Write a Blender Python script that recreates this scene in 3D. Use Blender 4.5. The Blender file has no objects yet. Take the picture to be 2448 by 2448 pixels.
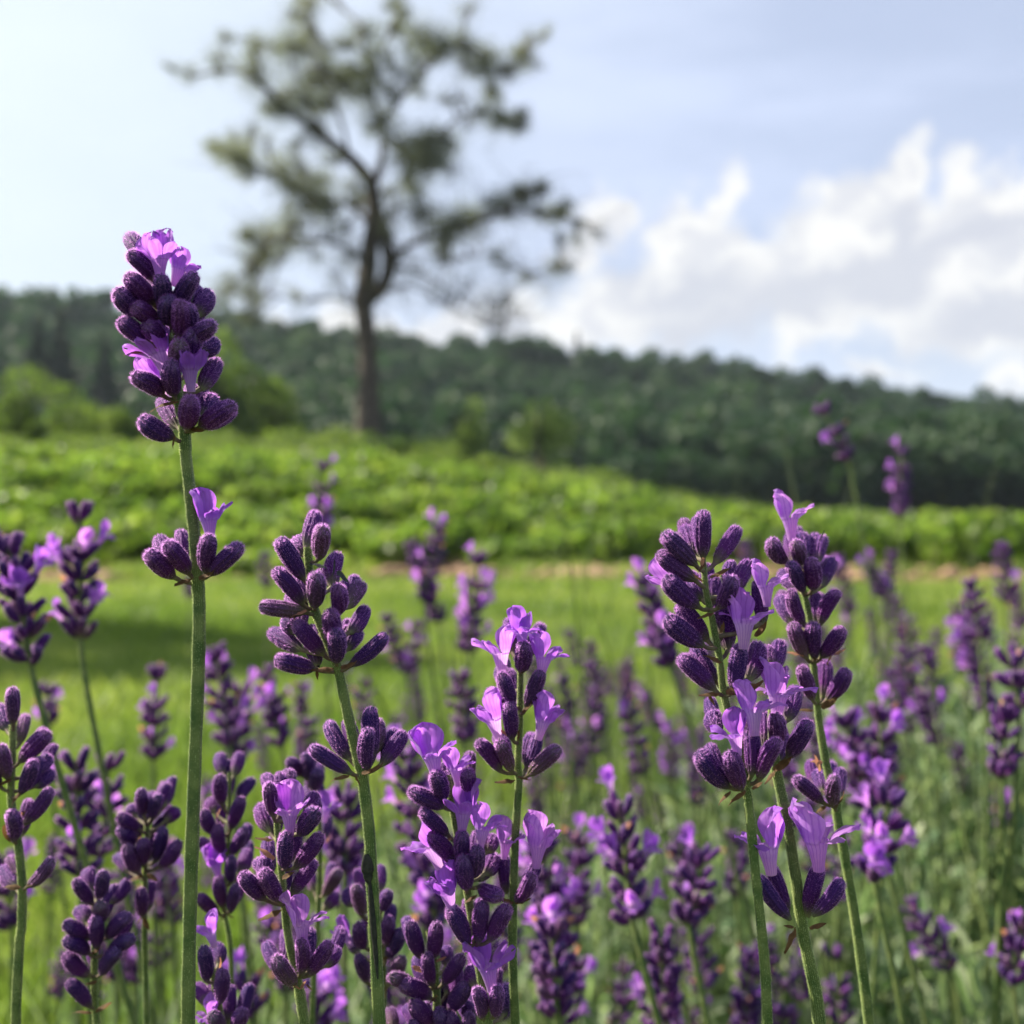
import bpy, math, random
import numpy as np
from mathutils import Vector, Matrix

# ------------------------------------------------------------------ camera, sky, sun, exposure
scene = bpy.context.scene
H = 0.5                      # camera height above the lawn (m)
F = 2749.0                   # focal length in photo pixels (2448 wide)
cam_data = bpy.data.cameras.new('camera')
cam = bpy.data.objects.new('camera', cam_data)
scene.collection.objects.link(cam)
scene.camera = cam
cam.location = (0, 0, H)
cam.rotation_euler = (math.radians(90), 0, 0)
cam_data.sensor_width = 36
cam_data.lens = 36 * F / 2448
cam_data.clip_start = 0.01
cam_data.clip_end = 6000
cam_data.dof.use_dof = True
cam_data.dof.focus_distance = 0.158
cam_data.dof.aperture_fstop = cam_data.lens / 1.95
cam_data.dof.aperture_blades = 0

SUN_AZ = math.radians(-69)    # azimuth from +Y towards +X
SUN_EL = math.radians(38)
sun_dir = Vector((math.sin(SUN_AZ) * math.cos(SUN_EL), math.cos(SUN_AZ) * math.cos(SUN_EL), math.sin(SUN_EL)))
sl = bpy.data.lights.new('sun', 'SUN')
sl.energy = 5.0
sl.angle = math.radians(0.5)
sl.color = (1.0, 0.91, 0.74)
so = bpy.data.objects.new('sun', sl)
scene.collection.objects.link(so)
so.rotation_euler = sun_dir.to_track_quat('Z', 'Y').to_euler()
scene.view_settings.view_transform = 'Standard'
scene.view_settings.look = 'None'
scene.view_settings.gamma = 1
scene.view_settings.use_curve_mapping = False
scene.view_settings.exposure = 1.45
SKY_STRENGTH = 0.05

class NT:
    """tiny node-tree helper"""
    def __init__(s, tree):
        s.t = tree; s.n = tree.nodes; s.l = tree.links
    def node(s, typ, ins=None, **kw):
        n = s.n.new(typ)
        for k, v in kw.items(): setattr(n, k, v)
        if ins:
            for k, v in ins.items():
                sock = n.inputs[k]
                if isinstance(v, bpy.types.NodeSocket): s.l.new(v, sock)
                else: sock.default_value = v
        return n
    def math(s, op, a, b=0.0, c=None, clamp=False):
        n = s.n.new('ShaderNodeMath'); n.operation = op; n.use_clamp = clamp
        for i, v in enumerate((a, b, c)):
            if v is None: continue
            if isinstance(v, bpy.types.NodeSocket): s.l.new(v, n.inputs[i])
            else: n.inputs[i].default_value = v
        return n.outputs[0]
    def vmath(s, op, a, b=None, out=0):
        n = s.n.new('ShaderNodeVectorMath'); n.operation = op
        for i, v in enumerate((a, b)):
            if v is None: continue
            if isinstance(v, bpy.types.NodeSocket): s.l.new(v, n.inputs[i])
            else: n.inputs[i].default_value = v
        return n.outputs[out]
    def noise(s, vec, scale, detail=3, rough=0.5, out='Fac'):
        n = s.node('ShaderNodeTexNoise', {'Scale': scale, 'Detail': detail, 'Roughness': rough})
        if vec is not None: s.l.new(vec, n.inputs['Vector'])
        return n.outputs[out]
    def ramp(s, fac, stops, interp='LINEAR'):
        n = s.n.new('ShaderNodeValToRGB'); cr = n.color_ramp; cr.interpolation = interp
        while len(cr.elements) < len(stops): cr.elements.new(0.5)
        for e, (p, c) in zip(cr.elements, stops):
            e.position = p; e.color = (*c, 1) if len(c) == 3 else c
        s.l.new(fac, n.inputs[0])
        return n.outputs[0]
    def mix(s, fac, a, b, blend='MIX'):
        n = s.n.new('ShaderNodeMix'); n.data_type = 'RGBA'; n.blend_type = blend
        for sock, v in ((n.inputs[0], fac), (n.inputs[6], a), (n.inputs[7], b)):
            if isinstance(v, bpy.types.NodeSocket): s.l.new(v, sock)
            elif isinstance(v, (tuple, list)): sock.default_value = (*v[:3], 1)
            else: sock.default_value = v
        return n.outputs[2]
    def smooth(s, v, a, b, lo=0.0, hi=1.0):
        n = s.node('ShaderNodeMapRange', interpolation_type='SMOOTHSTEP')
        s.l.new(v, n.inputs[0])
        for i, q in enumerate((a, b, lo, hi)): n.inputs[i + 1].default_value = q
        return n.outputs[0]

world = bpy.data.worlds.new('World')
scene.world = world
world.use_nodes = True
def build_world():
    w = NT(world.node_tree)
    w.n.clear()
    sky = w.node('ShaderNodeTexSky', sky_type='NISHITA', sun_disc=False, sun_elevation=SUN_EL,
                 sun_rotation=SUN_AZ, air_density=1.0, dust_density=2.6, ozone_density=1.6, altitude=200)
    d = w.node('ShaderNodeTexCoord').outputs['Generated']
    sep = w.node('ShaderNodeSeparateXYZ', {0: d})
    x, y, z = sep.outputs
    az = w.math('ARCTAN2', x, y)
    hyp = w.math('SQRT', w.math('ADD', w.math('MULTIPLY', x, x), w.math('MULTIPLY', y, y)))
    el = w.math('DIVIDE', z, w.math('MAXIMUM', hyp, 0.02))
    p = w.node('ShaderNodeCombineXYZ', {0: az, 1: el, 2: 0.0}).outputs[0]
    # wispy displacement of the cloud outlines
    n1 = w.noise(p, 13.0, 5, 0.6, 'Color')
    off = w.vmath('SCALE', w.vmath('SUBTRACT', n1, (0.5, 0.5, 0.5))); off.node.inputs['Scale'].default_value = 0.10
    n2 = w.noise(p, 45.0, 3, 0.5, 'Color')
    off2 = w.vmath('SCALE', w.vmath('SUBTRACT', n2, (0.5, 0.5, 0.5))); off2.node.inputs['Scale'].default_value = 0.022
    pd = w.vmath('ADD', w.vmath('ADD', p, off), off2)
    def blobs(lst, soft):
        acc = None
        for (bx, by, rx, ry, rot) in lst:
            u = 1100 + bx * .6977; v = by * .6977
            a0 = math.atan((u - 1224) / F); e0 = (1224 - v) / F * math.cos(a0)
            m = w.node('ShaderNodeVectorRotate', rotation_type='Z_AXIS')
            w.l.new(pd, m.inputs['Vector']); m.inputs['Center'].default_value = (a0, e0, 0)
            m.inputs['Angle'].default_value = -math.radians(rot)
            q = w.vmath('MULTIPLY', w.vmath('SUBTRACT', m.outputs[0], (a0, e0, 0)), (F / (rx * .6977), F / (ry * .6977), 0))
            ln = w.vmath('LENGTH', q, None, 1)
            f = w.smooth(ln, 1.0 + soft, 1.0 - soft)
            acc = f if acc is None else w.math('ADD', acc, f)
        return w.math('MINIMUM', acc, 1.0)
    white = blobs([(510, 735, 95, 75, 0), (590, 700, 55, 60, 30), (400, 850, 60, 70, 0), (850, 640, 48, 120, -25),
                   (790, 800, 110, 95, 0), (880, 890, 170, 80, 0), (1180, 790, 110, 105, 0), (1100, 900, 100, 85, 0),
                   (1370, 715, 190, 70, 32), (1520, 590, 70, 110, -25), (1450, 820, 180, 110, 0), (1710, 640, 45, 100, 0),
                   (1700, 880, 210, 170, 0), (1900, 710, 80, 90, 20), (1880, 900, 170, 170, 0), (640, 1000, 230, 120, 0),
                   (1000, 1020, 380, 130, 0), (1420, 990, 270, 130, 0), (1190, 1160, 120, 60, 20), (1420, 1270, 110, 40, 0),
                   (1900, 1310, 90, 60, 0), (400, 1090, 260, 100, 0), (1830, 1080, 260, 110, 0), (-480, 1130, 330, 70, 0),
                   (2300, 850, 260, 240, 0), (2250, 1080, 350, 130, 0), (2700, 980, 330, 200, 0), (-150, 1150, 250, 70, 0)], 0.55)
    grey = blobs([(560, 880, 75, 95, 0), (800, 990, 190, 60, 10), (1170, 1030, 300, 70, 8), (1480, 900, 150, 65, 15),
                  (1520, 770, 70, 70, 0), (1840, 1060, 230, 75, 0), (1760, 830, 130, 55, 20), (2300, 1000, 300, 90, 0), (900, 1120, 300, 50, 0)], 0.75)
    # thin high veil
    st = w.node('ShaderNodeMapping', {'Vector': p, 'Rotation': (0, 0, -0.35), 'Scale': (1.0, 3.0, 1.0)}).outputs[0]
    veil = w.smooth(w.noise(st, 3.2, 4, 0.5), 0.34, 0.70, 0.60, 0.85)
    base = w.mix(1.0, sky.outputs[0], (SKY_STRENGTH,) * 3, 'MULTIPLY')
    # low sun-side sky whiter, thin cirrus
    c = w.mix(veil, base, (0.325, 0.365, 0.475))
    haze_w = w.smooth(el, 0.22, -0.02, 0.0, 0.55)
    c = w.mix(haze_w, c, (0.345, 0.38, 0.415))
    gd = w.vmath('DOT_PRODUCT', d, tuple(sun_dir), 1)
    c = w.mix(w.smooth(gd, 0.30, 1.0, 0.0, 0.9), c, (0.41, 0.455, 0.47))
    lump = w.smooth(w.noise(pd, 24.0, 4, 0.6), 0.42, 0.62)
    cw = w.mix(lump, (0.435, 0.43, 0.42), (0.345, 0.35, 0.37))
    cw = w.mix(w.math('MULTIPLY', grey, 0.9), cw, (0.285, 0.295, 0.33))  # grey blobs paint the shaded parts into the cloud colour
    c = w.mix(w.math('MULTIPLY', white, 0.92), c, cw)
    bg = w.node('ShaderNodeBackground', {'Color': c, 'Strength': 0.87})
    out = w.node('ShaderNodeOutputWorld', {'Surface': bg.outputs[0]})
build_world()

# ------------------------------------------------------------------ helpers
COL = scene.collection
rng = np.random.default_rng(7)
random.seed(7)

def at(u, v, Y):
    """photo pixel (2448 grid) at distance Y -> point in the world"""
    return Vector(((u - 1224) / F * Y, Y, H - (v - 1224) / F * Y))

def tag(o, label=None, cat=None, group=None, kind=None):
    if label: o['label'] = label
    if cat: o['category'] = cat
    if group: o['group'] = group
    if kind: o['kind'] = kind
    return o

def mesh_np(name, verts, faces, mats, smooth=False, midx=None):
    """faces: (n,k) int array or list of arrays with different k"""
    me = bpy.data.meshes.new(name)
    verts = np.asarray(verts, dtype=np.float32)
    if not isinstance(faces, list): faces = [faces]
    faces = [np.asarray(f, dtype=np.int32) for f in faces if len(f)]
    me.vertices.add(len(verts)); me.vertices.foreach_set('co', verts.ravel())
    idx = np.concatenate([f.ravel() for f in faces])
    tot = np.concatenate([np.full(len(f), f.shape[1], np.int32) for f in faces])
    st = np.concatenate([[0], np.cumsum(tot)[:-1]]).astype(np.int32)
    me.loops.add(len(idx)); me.loops.foreach_set('vertex_index', idx)
    me.polygons.add(len(tot)); me.polygons.foreach_set('loop_start', st); me.polygons.foreach_set('loop_total', tot)
    for m in mats: me.materials.append(m)
    if midx is not None: me.polygons.foreach_set('material_index', np.asarray(midx, np.int32))
    me.polygons.foreach_set('use_smooth', np.full(len(tot), smooth))
    me.update(calc_edges=True)
    me.validate()
    return me

def obj(name, me, parent=None, loc=None):
    o = bpy.data.objects.new(name, me)
    COL.objects.link(o)
    if parent: o.parent = parent
    if loc is not None: o.location = loc
    return o

def empty(name, loc):
    o = bpy.data.objects.new(name, None)
    o.empty_display_size = 0.01
    COL.objects.link(o); o.location = loc
    return o

def grid_faces(nu, nv, wrap=False):
    f = []
    a = np.arange(nu * nv).reshape(nv, nu)
    if wrap:
        b = np.roll(a, -1, axis=1)
        q = np.stack([a[:-1], b[:-1], b[1:], a[1:]], -1).reshape(-1, 4)
    else:
        q = np.stack([a[:-1, :-1], a[:-1, 1:], a[1:, 1:], a[1:, :-1]], -1).reshape(-1, 4)
    return q

# ------------------------------------------------------------------ materials
def new_mat(name):
    m = bpy.data.materials.new(name); m.use_nodes = True
    t = NT(m.node_tree); t.n.clear()
    return m, t

def leafy(name, cols, transl=0.5, rough=0.6, scale=0.0, tcol=None, tcoord='Object', sheen=0.0):
    """leaf material: colour varies per leaf; light passes through"""
    m, t = new_mat(name)
    geo = t.node('ShaderNodeNewGeometry')
    fac = geo.outputs['Random Per Island']
    if scale:
        co = t.node('ShaderNodeTexCoord').outputs[tcoord]
        nz = t.smooth(t.noise(co, scale, 3), 0.3, 0.7)
        fac = t.math('ADD', t.math('MULTIPLY', fac, 0.45), t.math('MULTIPLY', nz, 0.55))
    c = t.ramp(fac, [(i / (len(cols) - 1), q) for i, q in enumerate(cols)])
    p = t.node('ShaderNodeBsdfPrincipled', {'Base Color': c, 'Roughness': rough, 'Specular IOR Level': 0.25})
    tc = t.mix(1.0, c, tcol or (1.7, 1.9, 0.8), 'MULTIPLY')
    tr = t.node('ShaderNodeBsdfTranslucent', {'Color': tc})
    mx = t.node('ShaderNodeMixShader', {0: transl, 1: p.outputs[0], 2: tr.outputs[0]})
    t.node('ShaderNodeOutputMaterial', {'Surface': mx.outputs[0]})
    return m

def calyx_material():
    m, t = new_mat('calyx_violet')
    co = t.node('ShaderNodeTexCoord').outputs['Object']
    z = t.node('ShaderNodeSeparateXYZ', {0: co}).outputs[2]
    zn = t.math('DIVIDE', z, 0.0062)
    rnd = t.node('ShaderNodeObjectInfo').outputs['Random']
    nz = t.noise(co, 900.0, 3)
    zz = t.math('ADD', zn, t.math('MULTIPLY', t.math('SUBTRACT', nz, 0.5), 0.22))
    a = t.ramp(zz, [(0.0, (0.16, 0.17, 0.07)), (0.12, (0.10, 0.075, 0.07)), (0.34, (0.075, 0.008, 0.105)),
                    (0.86, (0.05, 0.008, 0.095)), (1.0, (0.12, 0.05, 0.15))])
    b = t.ramp(zz, [(0.0, (0.10, 0.12, 0.05)), (0.10, (0.06, 0.04, 0.06)), (0.25, (0.032, 0.007, 0.075)),
                    (0.86, (0.022, 0.008, 0.085)), (1.0, (0.07, 0.045, 0.14))])
    c = t.mix(rnd, a, b)
    old = t.ramp(zz, [(0.0, (0.16, 0.15, 0.06)), (0.35, (0.11, 0.07, 0.06)), (0.8, (0.08, 0.03, 0.07)), (1.0, (0.14, 0.11, 0.12))])
    rnd2 = t.math('FRACT', t.math('MULTIPLY', rnd, 7.31))
    c = t.mix(t.smooth(rnd2, 0.86, 0.97, 0.0, 0.6), c, old)
    # veins between the ribs, stipple of glands
    sp = t.smooth(t.noise(co, 5200.0, 2), 0.62, 0.72)
    c = t.mix(t.math('MULTIPLY', sp, 0.18), c, (0.22, 0.08, 0.28))
    bump = t.node('ShaderNodeBump', {'Strength': 0.5, 'Distance': 0.00012, 'Height': t.noise(co, 3000.0, 3)})
    p = t.node('ShaderNodeBsdfPrincipled', {'Base Color': c, 'Roughness': 0.75, 'Specular IOR Level': 0.2,
                                            'Sheen Weight': 0.12, 'Sheen Roughness': 0.4, 'Sheen Tint': (0.8, 0.4, 1.0, 1),
                                            'Normal': bump.outputs[0]})
    t.node('ShaderNodeOutputMaterial', {'Surface': p.outputs[0]})
    return m

def simple(name, col, rough=0.7, transl=0.0, tcol=None, col2=None, nscale=500, sheen=0.0, bump=0.0, bdist=0.0002):
    m, t = new_mat(name)
    co = t.node('ShaderNodeTexCoord').outputs['Object']
    c = col
    if col2: c = t.mix(t.smooth(t.noise(co, nscale, 4), 0.3, 0.7), col, col2)
    ins = {'Base Color': c if not isinstance(c, tuple) else (*c, 1), 'Roughness': rough, 'Specular IOR Level': 0.25, 'Sheen Weight': sheen}
    if bump: ins['Normal'] = t.node('ShaderNodeBump', {'Strength': bump, 'Distance': bdist, 'Height': t.noise(co, nscale * 2, 4)}).outputs[0]
    p = t.node('ShaderNodeBsdfPrincipled', ins)
    if transl:
        tr = t.node('ShaderNodeBsdfTranslucent', {'Color': (*(tcol or col), 1)})
        mx = t.node('ShaderNodeMixShader', {0: transl, 1: p.outputs[0], 2: tr.outputs[0]})
        t.node('ShaderNodeOutputMaterial', {'Surface': mx.outputs[0]})
    else:
        t.node('ShaderNodeOutputMaterial', {'Surface': p.outputs[0]})
    return m

def petal_material():
    m, t = new_mat('petal_lilac')
    co = t.node('ShaderNodeTexCoord').outputs['Object']
    sp = t.node('ShaderNodeSeparateXYZ', {0: co})
    zn = t.math('DIVIDE', sp.outputs[2], 0.0065)
    rnd = t.node('ShaderNodeObjectInfo').outputs['Random']
    ang = t.math('ARCTAN2', sp.outputs[1], sp.outputs[0])
    vein = t.math('SINE', t.math('ADD', t.math('MULTIPLY', ang, 17.0), t.math('MULTIPLY', t.noise(co, 600.0, 2), 7.0)))
    vein = t.smooth(vein, 0.35, 1.0)
    a = t.ramp(zn, [(0.0, (0.66, 0.46, 0.66)), (0.42, (0.60, 0.42, 0.74)), (0.55, (0.46, 0.17, 0.72)), (1.0, (0.56, 0.25, 0.78))])
    b = t.ramp(zn, [(0.0, (0.54, 0.37, 0.62)), (0.40, (0.44, 0.24, 0.62)), (0.55, (0.29, 0.08, 0.58)), (1.0, (0.38, 0.14, 0.66))])
    c = t.mix(rnd, a, b)
    rn2 = t.math('FRACT', t.math('MULTIPLY', rnd, 5.17))
    c = t.mix(t.smooth(rn2, 0.5, 1.0, 0.0, 0.55), c, (0.62, 0.32, 0.70))
    c = t.mix(t.smooth(t.noise(co, 480.0, 4), 0.35, 0.7, 0.0, 0.4), c, (0.24, 0.07, 0.50))
    c = t.mix(t.math('MULTIPLY', vein, 0.55), c, (0.30, 0.09, 0.52))
    p = t.node('ShaderNodeBsdfPrincipled', {'Base Color': c, 'Roughness': 0.55, 'Specular IOR Level': 0.25,
                                            'Sheen Weight': 0.3, 'Sheen Tint': (0.9, 0.8, 1, 1),
                                            'Normal': t.node('ShaderNodeBump', {'Strength': 0.5, 'Distance': 0.0002, 'Height': t.noise(co, 1300.0, 3)}).outputs[0]})
    tc = t.mix(1.0, c, (1.25, 1.1, 1.15), 'MULTIPLY')
    tr = t.node('ShaderNodeBsdfTranslucent', {'Color': tc})
    mx = t.node('ShaderNodeMixShader', {0: 0.6, 1: p.outputs[0], 2: tr.outputs[0]})
    t.node('ShaderNodeOutputMaterial', {'Surface': mx.outputs[0]})
    return m

M = {}
M['calyx'] = calyx_material()
M['fuzz'] = simple('pale_hair', (0.12, 0.03, 0.18), 0.5, 0.72, (0.82, 0.40, 0.95))
M['petal'] = petal_material()
M['stem'] = simple('stem_green', (0.045, 0.085, 0.02), 0.6, col2=(0.13, 0.165, 0.05), nscale=330, sheen=0.05, bump=0.4)
def _speckle_stem():
    m = M['stem']; t = NT(m.node_tree)
    p = next(n for n in t.n if n.type == 'BSDF_PRINCIPLED')
    src = p.inputs['Base Color'].links[0].from_socket
    co = t.node('ShaderNodeTexCoord').outputs['Object']
    f = t.smooth(t.noise(co, 4200.0, 2), 0.64, 0.72, 0.0, 0.5)
    c = t.mix(f, src, (0.30, 0.37, 0.17))
    g = t.smooth(t.noise(co, 60.0, 2), 0.55, 0.8, 0.0, 0.35)      # brownish violet flush here and there
    c = t.mix(g, c, (0.07, 0.06, 0.035))
    t.l.new(c, p.inputs['Base Color'])
_speckle_stem()
M['stem_hair'] = simple('stem_hair', (0.45, 0.52, 0.25), 0.5, 0.5, (0.6, 0.68, 0.3))
M['bract'] = simple('dry_bract', (0.13, 0.075, 0.035), 0.8, 0.3, (0.28, 0.14, 0.05), col2=(0.04, 0.025, 0.015), nscale=1200)
M['pedicel'] = simple('pedicel_green', (0.16, 0.15, 0.08), 0.7, col2=(0.10, 0.06, 0.06), nscale=900)
M['peach'] = simple('withered_petal', (0.42, 0.20, 0.12), 0.7, 0.4, (0.55, 0.26, 0.14), col2=(0.30, 0.16, 0.14), nscale=1200)
M['black'] = simple('black_rot', (0.012, 0.014, 0.012), 0.75, col2=(0.03, 0.03, 0.025), nscale=1500, bump=0.6)
M['withered'] = simple('shrivelled_grey', (0.05, 0.055, 0.05), 0.8, 0.1, (0.1, 0.1, 0.08), col2=(0.02, 0.02, 0.03), nscale=2500, bump=0.8)
M['grass'] = leafy('grass_blades', [(0.055, 0.105, 0.02), (0.145, 0.21, 0.045), (0.30, 0.33, 0.11)], 0.45, 0.5, 0.95, (1.5, 1.6, 0.9))
M['crop'] = leafy('crop_leaves', [(0.02, 0.045, 0.014), (0.11, 0.17, 0.04), (0.24, 0.28, 0.09)], 0.5, 0.45, 2.2)
M['weed'] = leafy('weed_leaves', [(0.05, 0.085, 0.03), (0.11, 0.15, 0.05), (0.19, 0.22, 0.09)], 0.45, 0.6, 0.6)
M['tree_leaf'] = leafy('orchard_leaves', [(0.10, 0.115, 0.09), (0.155, 0.17, 0.135), (0.22, 0.23, 0.185)], 0.55, 0.5, 0.5, (1.2, 1.3, 0.85))
M['bark'] = simple('bark', (0.055, 0.045, 0.038), 0.9, col2=(0.12, 0.10, 0.085), nscale=9, bump=0.7, bdist=0.03)
M['wood_leaf'] = leafy('wood_leaves', [(0.014, 0.034, 0.018), (0.026, 0.056, 0.026), (0.05, 0.085, 0.03)], 0.3, 0.6, 0.045, (1.2, 1.5, 0.7))
M['spruce'] = leafy('spruce_needles', [(0.010, 0.022, 0.016), (0.02, 0.036, 0.022)], 0.15, 0.6)
M['bush'] = leafy('bush_leaves', [(0.04, 0.065, 0.022), (0.09, 0.13, 0.04), (0.16, 0.20, 0.065)], 0.5, 0.55, 0.5)
M['pale_bush'] = leafy('pale_leaves', [(0.12, 0.165, 0.065), (0.21, 0.26, 0.11)], 0.5, 0.55)
M['lav_leaf'] = leafy('lavender_leaves', [(0.07, 0.13, 0.065), (0.19, 0.25, 0.145), (0.40, 0.44, 0.31)], 0.35, 0.6, 0.0, (1.3, 1.5, 0.8))

# ------------------------------------------------------------------ terrain
def smoothstep(a, b, x):
    t = np.clip((x - a) / (b - a), 0, 1); return t * t * (3 - 2 * t)

def ground_z(x, y):
    x = np.asarray(x, float); y = np.asarray(y, float)
    s = x / np.maximum(y, 3.0)                 # roughly the bearing
    left = 1 - smoothstep(-0.18, 0.32, s)      # bank is high on the left, low on the right
    mid = smoothstep(0.38, 0.05, s)
    z = 0.02 * np.sin(x * 1.3 + 2) * np.sin(y * 0.9)
    z = z + smoothstep(9.3, 17, y) * (0.05 + 0.95 * left)
    z = z + smoothstep(17, 26, y) * (0.55 * left - 0.2 * (1 - left))
    z = z - smoothstep(32, 60, y) * (1.2 * left + 0.6)
    # wooded hillside
    rid = 30 - 18.5 * smoothstep(-0.55, 0.5, s) - 6 * smoothstep(0.4, 1.2, s)
    z = z + smoothstep(95, 225, y) * rid
    z = z - smoothstep(300, 900, y) * rid * 0.5
    return z

def build_ground():
    t = np.linspace(-1, 1, 241)
    xs = np.sinh(t * 6.2) / np.sinh(6.2) * 700
    t = np.linspace(0, 1, 300)
    ys = -40 + (np.exp(t * 5.2) - 1) / (np.exp(5.2) - 1) * 740
    ys = np.sort(np.concatenate([ys, np.arange(0, 30, 0.35)]))
    xs = np.sort(np.concatenate([xs, np.arange(-12, 12, 0.4) + 0.013]))
    X, Y = np.meshgrid(xs, ys)
    Z = ground_z(X, Y)
    v = np.stack([X, Y, Z], -1).reshape(-1, 3)
    m, tt = new_mat('field_ground')
    co = tt.node('ShaderNodeTexCoord').outputs['Object']
    sp = tt.node('ShaderNodeSeparateXYZ', {0: co})
    yw = tt.math('ADD', sp.outputs[1], tt.math('MULTIPLY', tt.math('SUBTRACT', tt.noise(co, 1.4, 3), 0.5), 1.0))
    lawn = tt.ramp(tt.noise(co, 2.2, 5, 0.6), [(0.3, (0.05, 0.085, 0.018)), (0.7, (0.105, 0.135, 0.035))])
    soil = tt.ramp(tt.noise(co, 9.0, 5, 0.7), [(0.3, (0.10, 0.065, 0.038)), (0.7, (0.25, 0.16, 0.09))])
    field = tt.ramp(tt.noise(co, 1.2, 4), [(0.3, (0.03, 0.055, 0.015)), (0.7, (0.06, 0.085, 0.025))])
    wood = (0.02, 0.03, 0.014)
    c = tt.mix(tt.smooth(yw, 7.9, 8.6), lawn, soil)
    c = tt.mix(tt.smooth(yw, 11.0, 12.0), c, field)
    c = tt.mix(tt.smooth(yw, 60, 90), c, wood)
    bump = tt.node('ShaderNodeBump', {'Strength': 0.6, 'Distance': 0.03, 'Height': tt.noise(co, 14.0, 5, 0.7)})
    p = tt.node('ShaderNodeBsdfPrincipled', {'Base Color': c, 'Roughness': 0.95, 'Specular IOR Level': 0.1, 'Normal': bump.outputs[0]})
    tt.node('ShaderNodeOutputMaterial', {'Surface': p.outputs[0]})
    g = obj('ground', mesh_np('ground', v, grid_faces(len(xs), len(ys)), [m], True))
    tag(g, kind='structure')
build_ground()

# leaf clouds -------------------------------------------------------
def unit(v): return v / np.maximum(np.linalg.norm(v, axis=1, keepdims=True), 1e-9)

def leaf_cloud(P, size, r, aspect=0.6, up=0.0, tri=False):
    """one small folded leaf (two triangles) per point; size array or scalar"""
    n = len(P)
    size = np.broadcast_to(np.asarray(size, float), (n,)).reshape(-1, 1) * r.uniform(0.6, 1.35, (n, 1))
    d = unit(r.normal(size=(n, 3)) + np.array([0, 0, up]))
    q = unit(np.cross(d, unit(r.normal(size=(n, 3)))))
    nrm = np.cross(d, q)
    a = P - d * size * 0.5
    b = P + q * size * aspect * 0.5 + nrm * size * 0.12
    c = P + d * size * 0.5
    e = P - q * size * aspect * 0.5 + nrm * size * 0.12
    V = np.stack([a, b, c, e], 1).reshape(-1, 3)
    Fq = np.arange(4 * n).reshape(n, 4)
    return V, Fq

def blades(P, h, w, r, lean=0.35):
    """bent grass blades: 3 quads-ish (5 verts)"""
    n = len(P)
    h = np.broadcast_to(np.asarray(h, float), (n,)).reshape(-1, 1) * r.uniform(0.6, 1.4, (n, 1))
    w = np.broadcast_to(np.asarray(w, float), (n,)).reshape(-1, 1) * r.uniform(0.7, 1.3, (n, 1))
    a = r.uniform(0, 2 * np.pi, n)
    side = np.stack([np.cos(a), np.sin(a), np.zeros(n)], 1)
    b = r.uniform(0, 2 * np.pi, n)
    ln = np.stack([np.cos(b), np.sin(b), np.zeros(n)], 1) * (h * lean * r.uniform(0.2, 1.6, (n, 1)))
    up = np.array([0, 0, 1.0]) * h
    v0 = P - side * w / 2; v1 = P + side * w / 2
    mid = P + up * 0.55 + ln * 0.3
    v2 = mid + side * w * 0.38; v3 = mid - side * w * 0.38
    v4 = P + up + ln
    V = np.stack([v0, v1, v2, v3, v4], 1).reshape(-1, 3)
    k = np.arange(n).reshape(-1, 1) * 5
    return V, np.concatenate([k, k + 1, k + 2, k + 3], 1), np.concatenate([k + 3, k + 2, k + 4], 1)

def build_lawn():
    r = np.random.default_rng(11)
    n = 170000
    yy = 0.75 + (8.15 - 0.75) * r.uniform(0, 1, n) ** 1.35
    xx = r.uniform(-1, 1, n) * (0.52 * yy + 0.35)
    # mown grass: taller tufts in places
    tuft = 0.5 + 0.5 * np.sin(xx * 2.1 + np.sin(yy * 1.7) * 2) * np.sin(yy * 1.9 + 1.3)
    P = np.stack([xx, yy, ground_z(xx, yy) - 0.004], 1)
    V, q, t = blades(P, 0.035 + 0.035 * tuft, 0.004 + 0.0012 * yy, r, 0.5)
    o = obj('lawn_grass', mesh_np('lawn_grass', V, [q, t], [M['grass']]))
    tag(o, 'mown sunlit lawn grass between the lavender and the crop row', 'grass', kind='stuff')
build_lawn()

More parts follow.
